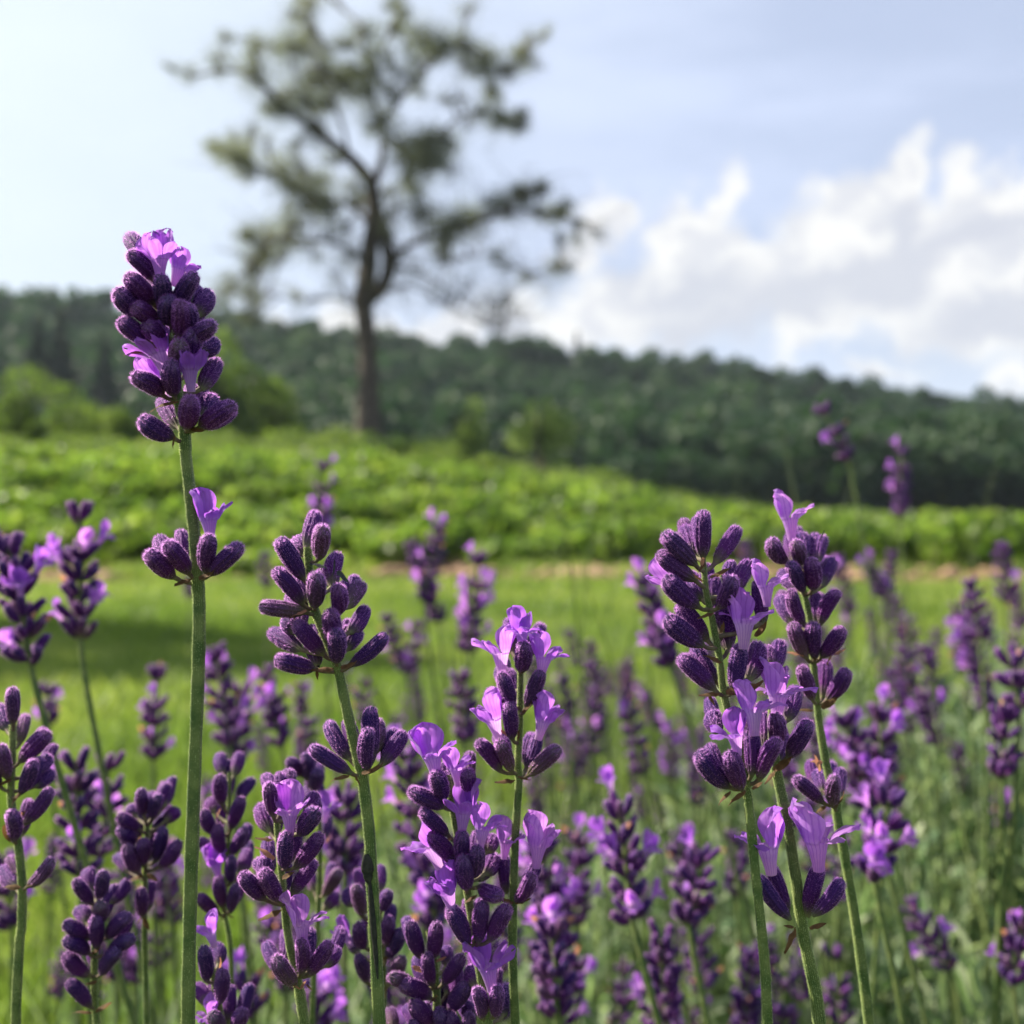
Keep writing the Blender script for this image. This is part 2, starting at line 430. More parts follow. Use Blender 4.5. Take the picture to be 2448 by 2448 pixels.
def build_crop():
    r = np.random.default_rng(12)
    # planted clumps in two or three rows on the foot of the bank, then looser growth up to the crest
    C = []
    for row, y0 in enumerate((9.7, 10.8, 12.1, 13.6, 14.7, 15.9, 17.2, 18.6)):
        x = -.52 * y0 - .8
        while x < .52 * y0 + .8:
            if row == 0 and math.sin(x * 1.9) + math.sin(x * .8 + 2) + r.normal() * .5 < .35:
                x += .5; continue
            C.append((x + r.normal() * .08, y0 + .35 * math.sin(x * .9 + 1) + r.normal() * (.25 if row else .4), r.uniform(.26, .42) * (1.0 if row else r.uniform(.4, .9)), r.uniform(.36, .6)))
            x += r.uniform(.38, .62)
    Ps = []; S = []
    for (x, y, h, rad) in C:
        n = 520 if y < 14 else 300
        d = unit(r.normal(size=(n, 3))); rr = r.uniform(0.45, 1, (n, 1)) ** 0.5
        p = d * rr * np.array([rad, rad, h * .62]) + np.array([x, y, float(ground_z(x, y)) + h * .55])
        Ps.append(p); S.append(np.full(n, 0.12))
    P = np.concatenate(Ps); S = np.concatenate(S)
    P = P[P[:, 2] > ground_z(P[:, 0], P[:, 1])]; S = S[:len(P)]
    V, q = leaf_cloud(P, S, r, 0.75, 0.2)
    o = obj('crop_foliage', mesh_np('crop_foliage', V, q, [M['crop']]))
    tag(o, 'broad bright green crop leaves growing in a dense band on the bank', 'crop plants', kind='stuff')
    # taller weeds and grass on top of the bank
    n = 60000
    yy = r.uniform(19.0, 33, n); xx = r.uniform(-1, 1, n) * (0.5 * yy + 1)
    P = np.stack([xx, yy, ground_z(xx, yy)], 1)
    V, q, t = blades(P, 0.30, 0.03, r, 0.4)
    o = obj('bank_grass', mesh_np('bank_grass', V, [q, t], [M['weed']]))
    tag(o, 'rough pale green grass and weeds along the crest of the bank', 'rough grass', kind='stuff')
    # uneven undergrowth along the crest and round the foot of the tree
    Ps = []
    for k in range(210):
        y = r.uniform(19, 29); x = r.uniform(-.52, .20) * y
        h = r.uniform(.25, .75) * (1.25 if abs(x - (-3.1)) < 2.5 else 1); rad = r.uniform(.35, .95)
        m = 420
        d = unit(r.normal(size=(m, 3))); d[:, 2] = np.abs(d[:, 2])
        Ps.append(d * (r.uniform(.3, 1, (m, 1)) ** .5) * np.array([rad, rad, h]) + np.array([x, y, float(ground_z(x, y))]))
    V, q = leaf_cloud(np.concatenate(Ps), .11, r, .6, .4)
    o = obj('undergrowth', mesh_np('undergrowth', V, q, [M['weed']]))
    tag(o, 'loose pale green undergrowth along the top of the bank round the tree', 'undergrowth', kind='stuff')
    n = 16000
    yy = 9.6 + r.normal(size=n) * .5; xx = r.uniform(-1, 1, n) * (0.5 * yy + 1)
    keep = (np.sin(xx * 1.7) + np.sin(xx * 4.3 + 1) + r.normal(size=n) * .8) > .5
    yy = yy[keep]; xx = xx[keep]; n = len(xx)
    P = np.stack([xx, yy, ground_z(xx, yy)], 1)
    V, q, t = blades(P, 0.09, 0.022, r, 0.6)
    o = obj('edge_weeds', mesh_np('edge_weeds', V, [q, t], [M['grass']]))
    tag(o, 'uneven weeds and grass straggling over the soil at the foot of the crop', 'weeds', kind='stuff')
    # stones on the bare soil
    stone = simple('stone', (0.38, 0.25, 0.16), 0.85, col2=(0.24, 0.15, 0.10), nscale=30, bump=0.4, bdist=0.01)
    V = []; Fc = []; base = 0
    for k in range(130):
        if k < 60: u = r.uniform(1300, 1480); Yd = r.uniform(8.6, 9.6)
        else: u = r.uniform(100, 2400); Yd = r.uniform(8.5, 9.5)
        x = (u - 1224) / F * Yd; s = r.uniform(.03, .10)
        n = 26
        d = unit(r.normal(size=(n, 3)))
        import bmesh
        bm = bmesh.new()
        for p in d: bm.verts.new(Vector(p * np.array([s, s * .8, s * .55]) + np.array([x, Yd, float(ground_z(x, Yd)) + s * .2])))
        res = bmesh.ops.convex_hull(bm, input=bm.verts)
        bm.verts.index_update()
        for v in bm.verts: V.append(v.co[:])
        for f in bm.faces: Fc.append([base + v.index for v in f.verts])
        base += len(bm.verts)
        bm.free()
    o = obj('soil_stones', mesh_np('soil_stones', np.array(V), np.array(Fc), [stone]))
    tag(o, 'small orange brown stones and clods on the bare soil edge', 'stones', kind='stuff')
build_crop()

# ------------------------------------------------------------------ woody plants
def catmull(pts, n):
    P = [Vector(p) for p in pts]
    if len(P) == 2: return [P[0].lerp(P[1], i / n) for i in range(n + 1)]
    Q = [P[0] * 2 - P[1]] + P + [P[-1] * 2 - P[-2]]
    out = []
    for i in range(1, len(Q) - 2):
        for k in range(n):
            t = k / n
            a, b, c, d = Q[i - 1], Q[i], Q[i + 1], Q[i + 2]
            l0, l1, l2 = (b - a).length, (c - b).length, (d - c).length
            m1 = (c - a) / max(l0 + l1, 1e-9) * l1; m2 = (d - b) / max(l1 + l2, 1e-9) * l1
            t2, t3 = t * t, t ** 3
            out.append(b * (2 * t3 - 3 * t2 + 1) + m1 * (t3 - 2 * t2 + t) + c * (3 * t2 - 2 * t3) + m2 * (t3 - t2))
    out.append(P[-1])
    return out

def tube_arrays(pts, radii, k=7, section=None):
    """returns verts, quads of a tube along pts"""
    pts = [Vector(p) for p in pts]; n = len(pts)
    V = []
    ref = Vector((0, 1, 0)) if abs((pts[-1] - pts[0]).normalized().y) < 0.9 else Vector((1, 0, 0))
    for i, p in enumerate(pts):
        d = (pts[min(i + 1, n - 1)] - pts[max(i - 1, 0)]).normalized()
        s = d.cross(ref)
        s = s.normalized() if s.length > 1e-6 else Vector((1, 0, 0))
        t2 = s.cross(d).normalized()
        r = radii[i]
        for j in range(k):
            a = 2 * math.pi * j / k
            q = r * (section(a) if section else 1.0)
            V.append(p + s * math.cos(a) * q + t2 * math.sin(a) * q)
    return np.array([v[:] for v in V]), grid_faces(k, n, True)

def build_big_tree():
    r = np.random.default_rng(5)
    Y = 25.0
    def T(x, y, dy=0.0): return at(400 + x * .5435, y * .5435, Y + dy)
    base = Vector((T(880, 1932).x, Y, float(ground_z(T(880, 1932).x, Y)) - .1))
    tree = empty('tree', base)
    tag(tree, 'large open-crowned tree with leaning trunk standing alone on the bank', 'tree')
    V = []; Fq = []; off = 0
    limbs = []
    def limb(pts, r0, r1, k=8):
        nonlocal off
        p3 = [T(*q) if not isinstance(q, Vector) else q for q in pts]
        c = catmull(p3, 6)
        rad = [r0 + (r1 - r0) * (i / (len(c) - 1)) ** .8 for i in range(len(c))]
        v, f = tube_arrays(c, rad, k)
        V.append(v - np.array(base)); Fq.append(f + off); off += len(v)
        limbs.extend(c)
        return c
    # trunk separate part
    tr = catmull([base, T(885, 1640), T(872, 1420), T(858, 1330)], 8)
    tv, tf = tube_arrays(tr, [0.36 - 0.14 * min(1, i / 8) - 0.02 * i / len(tr) + (0.12 if i == 0 else 0) for i in range(len(tr))], 14)
    obj('trunk', mesh_np('trunk', tv - np.array(base), tf, [M['bark']], True), tree)
    limb([(858, 1340), (875, 1240), (890, 1100), (908, 950), (895, 810), (825, 715), (735, 640), (640, 560), (520, 470), (400, 360), (280, 310, .5), (110, 335, 1)], .25, .03)
    limb([(870, 1330), (945, 1260), (975, 1180), (960, 1060), (925, 930, .4), (900, 830, .2)], .17, .12)
    limb([(900, 830), (945, 690, .6), (940, 540, 1), (890, 390, 1), (875, 250, .6), (860, 120, 0)], .10, .025)
    limb([(940, 540, 1), (1050, 400, 0), (1180, 260, -1), (1290, 190, -1), (1400, 270, -1), (1490, 330, -1)], .07, .02)
    limb([(950, 620, .8), (1060, 680, 0), (1150, 640, -1), (1280, 520, -1), (1430, 500, 0), (1550, 550, 0)], .06, .015)
    limb([(970, 1190), (1060, 1080, -.5), (1200, 1030, -1), (1350, 980, -1), (1500, 900, -1.5), (1660, 815, -2)], .08, .02)
    limb([(1350, 980, -1), (1550, 930, -.5), (1700, 945, 0), (1830, 985, 0)], .045, .015)
    limb([(905, 1000), (800, 900, .8), (690, 880, 1), (560, 830, 1.4), (420, 750, 1.4), (300, 710, 1.2), (170, 640, 1)], .07, .02)
    limb([(885, 1150), (760, 1080, -.8), (600, 1050, -1.4), (430, 1070, -1.6), (370, 1160, -1.6)], .06, .015)
    limb([(965, 1180), (1090, 1190, .8), (1250, 1280, 1.2), (1400, 1390, 1.4), (1600, 1400, 1.4)], .04, .01)
    limb([(870, 1330), (1050, 1260, -.6), (1200, 1330, -1), (1400, 1430, -1), (1500, 1440, -1)], .035, .008)
    limb([(1200, 1160, .9), (1450, 1120, .9), (1580, 1200, .9), (1720, 1180, .9)], .03, .01)
    limb([(862, 1350), (720, 1310, .7), (560, 1320, 1), (380, 1270, 1), (230, 1290, 1)], .035, .01)
    limb([(700, 620), (560, 330, -.6), (540, 220, -.8)], .05, .015)
    limb([(800, 690), (760, 520, -1.3), (700, 370, -1.6), (640, 200, -1.6), (620, 40, -1.4)], .05, .01)
    limb([(875, 250), (980, 160, .8), (1030, 40, 1)], .03, .01)
    limb([(400, 360), (260, 250, 0), (240, 170, 0)], .03, .01)
    limb([(1490, 330, -1), (1560, 240, -1), (1590, 210, -1)], .02, .008)
    L = np.array([p[:] for p in limbs])
    clumps = [(380,320,85),(210,250,62,.45),(100,330,52,.4),(250,170,35,.4),(540,230,80),(610,190,50),(860,160,80),(870,280,75),(1000,120,40,.5),(1030,40,30,.4),
              (640,30,50,.35),(590,10,40,.3),(1120,170,80),(1200,220,70),(1290,200,60),(1400,260,60),(1480,320,52),(1560,240,38,.4),(1430,440,50),(1380,500,50,.5),(1540,550,48),
              (1470,540,40,.5),(1100,270,60,.6),(1040,330,50,.4),(700,370,100),(560,440,95),(780,400,90),(930,540,85),(860,440,70),(480,500,60),(370,560,40,.5),(640,500,90),
              (190,650,50,.5),(300,720,78),(330,780,50,.5),(480,740,70),(560,840,95),(680,800,62),(700,900,80),(640,600,70,.7),(1150,650,100),(1220,660,60),
              (1060,720,75),(1080,840,55),(1150,740,70),(1190,1000,90),(1130,920,60,.7),(1270,1000,70),(1350,960,70),(1480,900,58),(1560,860,45),(1640,830,38),(1640,940,50,.6),(1720,950,52,.7),
              (1810,985,30,.4),(430,1060,90),(400,1160,48,.7),(360,1020,45,.5),(540,1000,65),(520,1090,55,.6),(700,970,60,.7),(800,820,55,.5),(850,900,45,.5),
              (1300,300,70,.35),(1280,430,55,.3),(1700,1190,55,.4),(1580,1230,50,.35),(1450,1120,50,.3),(230,1280,60,.35),(350,1330,50,.3),(560,1310,45,.25),(1030,640,62,.7),
              (1250,770,70,.35),(770,1040,60,.35),(650,1150,65,.3),(1210,1130,60,.3),(800,1150,50,.3),(980,860,60,.5),(1000,930,50,.3),(1330,1250,70,.18),(1450,1330,70,.15),
              (720,1200,70,.2),(980,420,55,.5),(720,260,50,.5),(780,200,40,.4),(950,230,50,.45),(430,620,55,.3),(300,600,40,.3),(950,1010,35,.4),(1240,1330,70,.12)]
    for k in range(130):
        q = clumps[r.integers(0, 70)]
        clumps.append((q[0] + r.normal() * 75, q[1] + r.normal() * 65, r.uniform(35, 60), r.uniform(.2, .5)))
    tw = []; twf = []; toff = 0
    Ps = []
    for c in clumps:
        x, y, rad = c[:3]; dens = c[3] if len(c) > 3 else 1.0
        dy = r.uniform(-1.6, 1.6)
        ctr = np.array(T(x, y, dy)); R = rad * .5435 / F * Y
        # a branch runs from the nearest limb into the clump, with twigs off it
        j = np.argmin(np.linalg.norm((L - ctr) * np.array([1, .35, 1]) + np.array([0, 0, 0.0]), axis=1))
        path = [Vector(L[j]), Vector(L[j]).lerp(Vector(ctr), .5) + Vector((0, 0, r.uniform(-.05, .15))), Vector(ctr)]
        pp = catmull(path, 4)
        v, f = tube_arrays(pp, [.028 - .016 * i / (len(pp) - 1) for i in range(len(pp))], 5)
        tw.append(v); twf.append(f + toff); toff += len(v)
        nt = int(9 + 10 * dens)
        for k in range(nt):
            d = unit(r.normal(size=(1, 3)))[0]; d[2] = abs(d[2]) * .7 if r.random() < .7 else d[2]
            s0 = np.array(pp[r.integers(3, len(pp))])
            e = ctr + d * R * r.uniform(.7, 1.25)
            m = (s0 + e) / 2 + r.normal(size=3) * R * .12
            v, f = tube_arrays(catmull([s0, m, e], 2), [.013, .011, .009, .007, .004], 3)
            tw.append(v); twf.append(f + toff); toff += len(v)
            nl = int(dens * rad * 0.78) + 5
            tt = r.uniform(.15, 1.2, (nl, 1))
            Ps.append(s0 * (1 - tt) + e * tt + r.normal(size=(nl, 3)) * R * .42)
    for k in range(900):          # fine bare twigs hanging round the lower crown
        j = r.integers(0, len(L)); s0 = L[j]
        if s0[2] > at(0, 640, Y).z + r.random() * 3: continue
        d = unit(r.normal(size=(1, 3)) + np.array([[.35 * np.sign(s0[0] - base.x), 0, .15]]))[0]
        e_ = s0 + d * r.uniform(.5, 1.5); m_ = (s0 + e_) / 2 + r.normal(size=3) * .12
        v, f = tube_arrays(catmull([s0, m_, e_], 2), [.012, .010, .008, .006, .003], 3)
        tw.append(v); twf.append(f + toff); toff += len(v)
        Ps.append(s0 + (e_ - s0) * r.uniform(.3, 1, (9, 1)) + r.normal(size=(9, 3)) * .12)
    V2 = np.concatenate([np.concatenate(V), np.concatenate(tw) - np.array(base)])
    F2 = np.concatenate([np.concatenate(Fq), np.concatenate(twf) + off])
    obj('branches', mesh_np('branches', V2, F2, [M['bark']], True), tree)
    P = np.concatenate(Ps)
    v, q = leaf_cloud(P - np.array(base), 0.052, r, 0.6)
    lf = obj('leaves', mesh_np('leaves', v, q, [M['tree_leaf']]), tree)
    lf['kind'] = 'stuff'
build_big_tree()

def crown_mesh(name, seed, n, lobes, size, mat, low=0.0):
    """broadleaf crown, unit radius ~1, made of leaf clumps gathered in uneven lobes"""
    r = np.random.default_rng(seed)
    Ps = []
    for k in range(lobes):
        c = unit(r.normal(size=(1, 3)))[0] * r.uniform(.25, .72) * np.array([1, 1, .85])
        if c[2] < -.45: c[2] *= .4
        rad = r.uniform(.26, .5)
        m = n // lobes
        d = unit(r.normal(size=(m, 3))) * (r.uniform(.3, 1, (m, 1)) ** .4) * rad
        Ps.append(c + d * np.array([1, 1, .8]))
    P = np.concatenate(Ps)
    v, q = leaf_cloud(P, size, r, .8)
    return mesh_np(name, v, q, [mat])

def trunk_mesh(name, h, r0):
    pts = catmull([(0, 0, 0), (.03 * h, 0, h * .35), (-.02 * h, .02 * h, h * .7), (0, 0, h)], 4)
    v, f = tube_arrays(pts, [r0 * (1 - .7 * i / (len(pts) - 1)) for i in range(len(pts))], 7)
    V = [v]; Fc = [f]; o = len(v)
    for k in range(5):
        a = k * 2.4; s = pts[5 + k]
        e = s + Vector((math.cos(a) * h * .33, math.sin(a) * h * .33, h * .3))
        v, f = tube_arrays([s, s.lerp(e, .5) + Vector((0, 0, .03 * h)), e], [r0 * .4, r0 * .28, r0 * .1], 5)
        V.append(v); Fc.append(f + o); o += len(v)
    return mesh_np(name, np.concatenate(V), np.concatenate(Fc), [M['bark']], True)

def spruce_arrays(r, h, w, n):
    """conical spruce foliage, layered drooping boughs"""
    t = r.uniform(0, 1, n) ** .7
    layer = np.floor(t * 12) / 12 + r.uniform(0, .5, n) / 12
    zz = (1 - layer) * h * .92 + h * .06
    rad = layer * w * r.uniform(.35, 1, n) ** .5
    a = r.uniform(0, 2 * np.pi, n)
    P = np.stack([np.cos(a) * rad, np.sin(a) * rad, h * .08 + h * .92 - layer * h * .92 - rad * .25], 1)
    return P

WOOD_CROWNS = [crown_mesh('wood_crown', 100 + i, 1500, 11, .17, M['wood_leaf']) for i in range(5)]
BUSH_CROWNS = [crown_mesh('bush_crown', 200 + i, 2600, 10, .10, M['bush']) for i in range(3)]
PALE_CROWNS = [crown_mesh('pale_crown', 300 + i, 900, 8, .12, M['pale_bush']) for i in range(2)]
M['dark_bush'] = leafy('dark_bush_leaves', [(0.018, 0.04, 0.016), (0.04, 0.07, 0.022), (0.07, 0.11, 0.035)], 0.35, 0.55, 2.0)
DARK_CROWNS = [crown_mesh('bush_crown', 350 + i, 2600, 10, .10, M['dark_bush']) for i in range(2)]
TRUNK = trunk_mesh('trunk', 1.0, .05)
_r = np.random.default_rng(77)
_P = spruce_arrays(_r, 1.0, .24, 2600)
_v, _q = leaf_cloud(_P, .06, _r, .6, -0.3)
SPRUCE = mesh_np('spruce_crown', _v, _q, [M['spruce']])

def add_tree(name, x, y, h, w, crown, label, cat, group=None, rot=0.0, trunk_frac=.35, zoff=0.0):
    z = float(ground_z(x, y)) + zoff
    e = empty(name, (x, y, z)); tag(e, label, cat, group)
    c = obj('crown', crown, e)
    ch = h * (1 - trunk_frac)
    if crown is SPRUCE:
        c.scale = (w / .48, w / .48, h)
    else:
        c.scale = (w * .55, w * .55, ch * .6); c.location = (0, 0, h - ch * .5)
    c.rotation_euler = (0, 0, rot)
    t = obj('trunk', TRUNK, e)
    t.scale = (h * .75, h * .75, h * .75)
    return e

def build_woods():
    r = np.random.default_rng(21)
    # skyline of the photo: (display 1932 px) u, v of tree tops
    sky_u = np.array([-400, 0, 60, 140, 200, 240, 330, 400, 480, 600, 640, 700, 800, 860, 960, 1040, 1100, 1150, 1240, 1310, 1390, 1480, 1560, 1640, 1740, 1830, 1932, 2400]) * 1.2671
    sky_v = np.array([560, 552, 545, 545, 560, 585, 575, 570, 600, 605, 612, 625, 640, 630, 638, 645, 650, 662, 664, 656, 680, 690, 702, 718, 738, 745, 765, 800]) * 1.2671 - 22
    # ridge trees and the edge of the wood: trees of their own
    def top_h(u, Y):
        v = np.interp(u, sky_u, sky_v)
        return H + (1224 - v) / F * Y
    n = 0
    u = -250.0
    while u < 2750:
        Yd = r.uniform(205, 225)
        x = (u - 1224) / F * Yd
        g = float(ground_z(x, Yd))
        h = top_h(u, Yd) - g + r.normal() * .5
        isp = any(abs(u - q) < 22 for q in (1395,))
        h = max(h, 5.0)
        if isp:
            add_tree('spruce_tree', x, Yd, h + .8, 5.0, SPRUCE, 'pointed dark spruce breaking the skyline of the wooded ridge', 'tree', 'spruces in the distant wood', r.uniform(0, 6))
        else:
            add_tree('broadleaf_tree', x, Yd, h, r.uniform(8.5, 13), WOOD_CROWNS[n % 5], 'round-crowned tree on the skyline of the distant wooded ridge', 'tree',
                     'trees along the skyline of the distant wood', r.uniform(0, 6), .2)
        n += 1
        u += r.uniform(38, 62)
    for (u, v, s) in [(145, 745, 'middle'), (90, 760, 'leftmost'), (250, 800, 'rightmost')]:     # dark spruces below the left ridge
        Yd = 120; x = (u - 1224) / F * Yd
        h = H + (1224 - v) / F * Yd - float(ground_z(x, Yd))
        add_tree('spruce_tree', x, Yd, h, h * .42, SPRUCE, s + ' of three dark pointed spruces in front of the wood at the left', 'tree', 'spruces before the left wood', 1.0)
    # the mass of the wood on the slope: nobody could count it
    V = []; Q = []; off = 0
    protos = []
    for m in WOOD_CROWNS:
        co = np.empty(len(m.vertices) * 3, np.float32); m.vertices.foreach_get('co', co)
        protos.append(co.reshape(-1, 3)[: (len(m.vertices) // 8) * 8])
    cnt = 0
    for Yd in np.arange(98, 204, 5.2):
        x = -0.62 * Yd
        while x < 0.62 * Yd:
            xx = x + r.normal() * 1.2; yy = Yd + r.normal() * 1.6
            u = xx / yy * F + 1224
            g = float(ground_z(xx, yy))
            h = r.uniform(8, 12.5); w = r.uniform(7.5, 11.5)
            lim = top_h(u, yy) - g - 1.0
            h = min(h, max(lim, 4))
            pr = protos[cnt % 5]
            a = r.uniform(0, 6.28); ca, sa = math.cos(a), math.sin(a)
            p = pr.copy()
            p = np.stack([p[:, 0] * ca - p[:, 1] * sa, p[:, 0] * sa + p[:, 1] * ca, p[:, 2]], 1)
            k = 3200 if Yd < 150 else 2000
            p = p[:k]
            sel = p.reshape(-1, 4, 3)
            sel = sel[r.permutation(len(sel))[:(850 if Yd < 130 else 600)]].reshape(-1, 3)
            V.append(sel * np.array([w * .62, w * .62, h * .52]) + np.array([xx, yy, g + h * .5]))
            cnt += 1
            x += r.uniform(4.6, 6.4)
    V = np.concatenate(V)
    o = obj('forest', mesh_np('forest', V, np.arange(len(V)).reshape(-1, 4), [M['wood_leaf']]))
    tag(o, 'dense dark green wood covering the hillside behind the field', 'forest', kind='stuff')
    # bushes and small trees on the bank: display px  u, v_top, v_base, width
    B = [('bush', 60, 700, 800, 170, 30, 0, 'broad sunlit green bush at the left edge below the wood'),
         ('bush', 165, 712, 800, 140, 33, 1, 'rounded green bush second from the left edge on the bank'),
         ('bush', 235, 745, 815, 90, 29, 2, 'low dark green bush on the bank behind the tallest lavender'),
         ('small_tree', 430, 610, 820, 170, 45, 1, 'olive green small tree left of the large open tree'),
         ('small_tree', 530, 680, 830, 120, 48, 2, 'dark small tree just left of the large trunk'),
         ('bush', 640, 800, 880, 110, 27, 2, 'low bush at the left foot of the large tree'),
         ('bush', 700, 812, 905, 100, 20.8, 5, 'dark green bush at the right foot of the large tree'),
         ('bush', 775, 818, 905, 120, 20.5, 6, 'second dark green bush to the right of the large trunk'),
         ('bush', 940, 846, 925, 130, 19.8, 2, 'bright green mound of leaves right of the large tree'),
         ('bush', 850, 846, 900, 90, 21, 1, 'low green bush between the large tree and the pale saplings'),
         ('sapling', 885, 735, 880, 80, 22, 3, 'thin pale yellow green sapling nearest the large tree'),
         ('sapling', 1018, 720, 890, 120, 23, 4, 'pale leafy sapling standing right of the thinner one'),
         ('bush', 330, 770, 830, 120, 34, 0, 'olive bush behind the stem of the tallest lavender')]
    for (nm, u, vt, vb, w, Yd, ci, lab) in B:
        s = 1.2671
        x = (u * s - 1224) / F * Yd; zt = H + (1224 - vt * s) / F * Yd
        g = float(ground_z(x, Yd)); h = max(zt - g, .5); ww = w * s / F * Yd
        crown = BUSH_CROWNS[ci] if ci < 3 else PALE_CROWNS[ci - 3] if ci < 5 else DARK_CROWNS[ci - 5]
        add_tree(nm, x, Yd, h, ww * 1.15, crown, lab, 'bush' if nm == 'bush' else 'tree', None, r.uniform(0, 6), .05 if nm == 'bush' else .2)
build_woods()
add_tree('shade_tree', -7.6, 5.7, 6.4, 2.9, BUSH_CROWNS[1], 'tree standing left of the picture that shades a strip of the lawn', 'tree', None, 1.0, .45)

# ------------------------------------------------------------------ lavender parts (shared meshes)
LC = 0.0062      # calyx length
def calyx_mesh(name, seed, na, nl, nhair):
    r = np.random.default_rng(seed)
    T = np.concatenate([np.linspace(0, .9, nl - 3), [.95, .985, 1.0]])
    prof = np.interp(T, [0, .06, .14, .28, .5, .72, .86, .94, .98, 1], [.05, .08, .125, .172, .200, .198, .180, .145, .10, .02])
    ang = np.linspace(0, 2 * np.pi, na, endpoint=False)
    ribs = (.014 * np.cos(11 * ang) if na > 20 else 0 * ang)
    wv = r.uniform(.9, 1.08); prof = prof * wv; bend = r.uniform(-.09, .09); sq = r.uniform(.9, 1.08)
    lump = r.uniform(0, 6.28, 4)
    V = []
    for t, p in zip(T, prof):
        q = p * (1 + .05 * np.sin(2 * ang + lump[0]) + .035 * np.sin(3 * ang + lump[1] + t * 4)) + ribs * min(1, p / .15)
        # small pinched teeth at the mouth
        zt = t + (0.035 * np.cos(5 * ang + lump[2]) if t > .9 else 0 * ang)
        V.append(np.stack([np.cos(ang) * q + bend * math.sin(t * 3.1), np.sin(ang) * q * sq, zt], 1))
    V = np.concatenate(V) * LC
    Fq = grid_faces(na, len(T), True)
    top = np.array([[ (len(T)-1)*na + j for j in range(na)]])
    nf = len(Fq) + 1
    # hairs
    k = nhair
    tt = np.sqrt(r.uniform(.02, 1, k)); tt = np.where(r.random(k) < .12, r.uniform(.86, 1, k), tt)
    aa = r.uniform(0, 2 * np.pi, k)
    rib = (np.round(aa * 11 / (2 * np.pi)) + r.normal(size=k) * .2) * 2 * np.pi / 11      # most hairs stand on the ribs
    aa = np.where(r.random(k) < .65, rib, aa)
    rr = np.interp(tt, T, prof)
    cx = bend * np.sin(tt * 3.1)
    P = np.stack([np.cos(aa) * rr + cx, np.sin(aa) * rr * sq, tt], 1) * LC
    nrm = np.stack([np.cos(aa), np.sin(aa), np.interp(tt, [0, .3, .8, .93, 1], [-.4, 0, .3, .9, 2.0])], 1)
    nrm = unit(nrm + r.normal(size=(k, 3)) * .35 + np.array([0, 0, .25]))
    side = unit(np.cross(nrm, r.normal(size=(k, 3))))
    hl = r.uniform(.00014, .00042, (k, 1)) * (1 + .35 * (tt > .9)).reshape(-1, 1)
    hw = r.uniform(.000011, .000022, (k, 1))
    if nhair < 200: hl = hl * 1.3; hw = hw * 2.4
    HV = np.stack([P - side * hw, P + side * hw, P + nrm * hl], 1).reshape(-1, 3)
    HF = np.arange(3 * k).reshape(-1, 3) + len(V)
    V = np.concatenate([V, HV])
    me = mesh_np(name, V, [Fq, top, HF], [M['calyx'], M['fuzz']], True, [0] * nf + [1] * k)
    return me

def corolla_mesh(name, seed, na, nt, spread=1.0, closed=0.0):
    """two-lipped lavender flower; tube along +Z, three small lower lobes towards +X, two big rounded upper lobes towards -X"""
    r = np.random.default_rng(seed)
    # centre angle, half rim arc, length, half width, flare
    lobes = [(math.pi - .62, .85, .0042, .0021, .28), (-math.pi + .62, .85, .0042, .0021, .28),
             (0, .45, .0032, .00115, 1.2), (1.0, .50, .0029, .00105, 1.1), (-1.0, .50, .0029, .00105, 1.1)]
    tube_z, r0, r1 = .0030, .00055, .00115
    V = []; Fs = []; off = 0
    ang = np.linspace(-np.pi, np.pi, na, endpoint=False)
    nz = 7
    for i in range(nz):
        t = i / (nz - 1)
        rr = r0 + (r1 - r0) * t ** 1.5
        V.append(np.stack([np.cos(ang) * rr, np.sin(ang) * rr, np.full(na, t * tube_z)], 1))
    Fs.append(grid_faces(na, nz, True)); off = na * nz
    nu = max(5, na // 6)
    for li, (c, hw, ln, W, fl) in enumerate(lobes):
        ln *= r.uniform(.85, 1.12) * (1 - .35 * closed); W *= r.uniform(.78, 1.12) * (1 - .4 * closed)
        fl = (fl + r.uniform(-.18, .18)) * spread * (1 - closed)
        rad = np.array([math.cos(c), math.sin(c), 0]); tan = np.array([-math.sin(c), math.cos(c), 0]); up = np.array([0, 0, 1.0])
        ph = r.uniform(0, 6.28, 4); cup = r.uniform(.2, .5) * (1 if li < 2 else .6); twist = r.uniform(-.5, .5)
        cen = rad * r1 + up * (tube_z - .0002)
        for i in range(nt + 1):
            t = i / nt
            f = fl * (0.35 + 0.95 * t) + (.25 * math.sin(3 * t + ph[0]) * t)
            if i: cen = cen + (rad * math.sin(f) + up * math.cos(f)) * ln / nt
            nrm = rad * math.cos(f) - up * math.sin(f)
            w = W * (0.5 + .5 * math.sin(min(1, t * 1.5) * math.pi / 2)) * math.sqrt(max(0, 1 - max(0, (t - .42) / .58) ** 2.3))
            notch = .2 * ln * max(0, t - .6) / .4
            for k in range(nu):
                u = (k / (nu - 1) - .5) * 2
                a = c + u * hw
                rim = np.array([math.cos(a) * r1, math.sin(a) * r1, tube_z - .0002])
                p = cen + (tan + nrm * twist * t) * u * w - nrm * cup * w * (u * u) * (1 if li < 2 else -1)
                p = p + nrm * W * (.13 * math.sin(5 * u + ph[1] + 5 * t) + .09 * math.sin(12 * u + ph[2] + 3 * t) + .10 * math.sin(9 * t + ph[3] + 2 * u)) * t
                p = p - (rad * math.sin(f) + up * math.cos(f)) * notch * math.exp(-(u / .25) ** 2)
                m = min(1, t / .28); m = m * m * (3 - 2 * m)
                V.append((rim + (rad * math.sin(fl) + up * math.cos(fl)) * ln * t * (1 - m) if m < 1 else p)[None] * (1 - m) + p[None] * m if m < 1 else p[None])
        Fs.append(grid_faces(nu, nt + 1) + off); off += nu * (nt + 1)
    return mesh_np(name, np.concatenate(V), np.concatenate(Fs), [M['petal']], True)

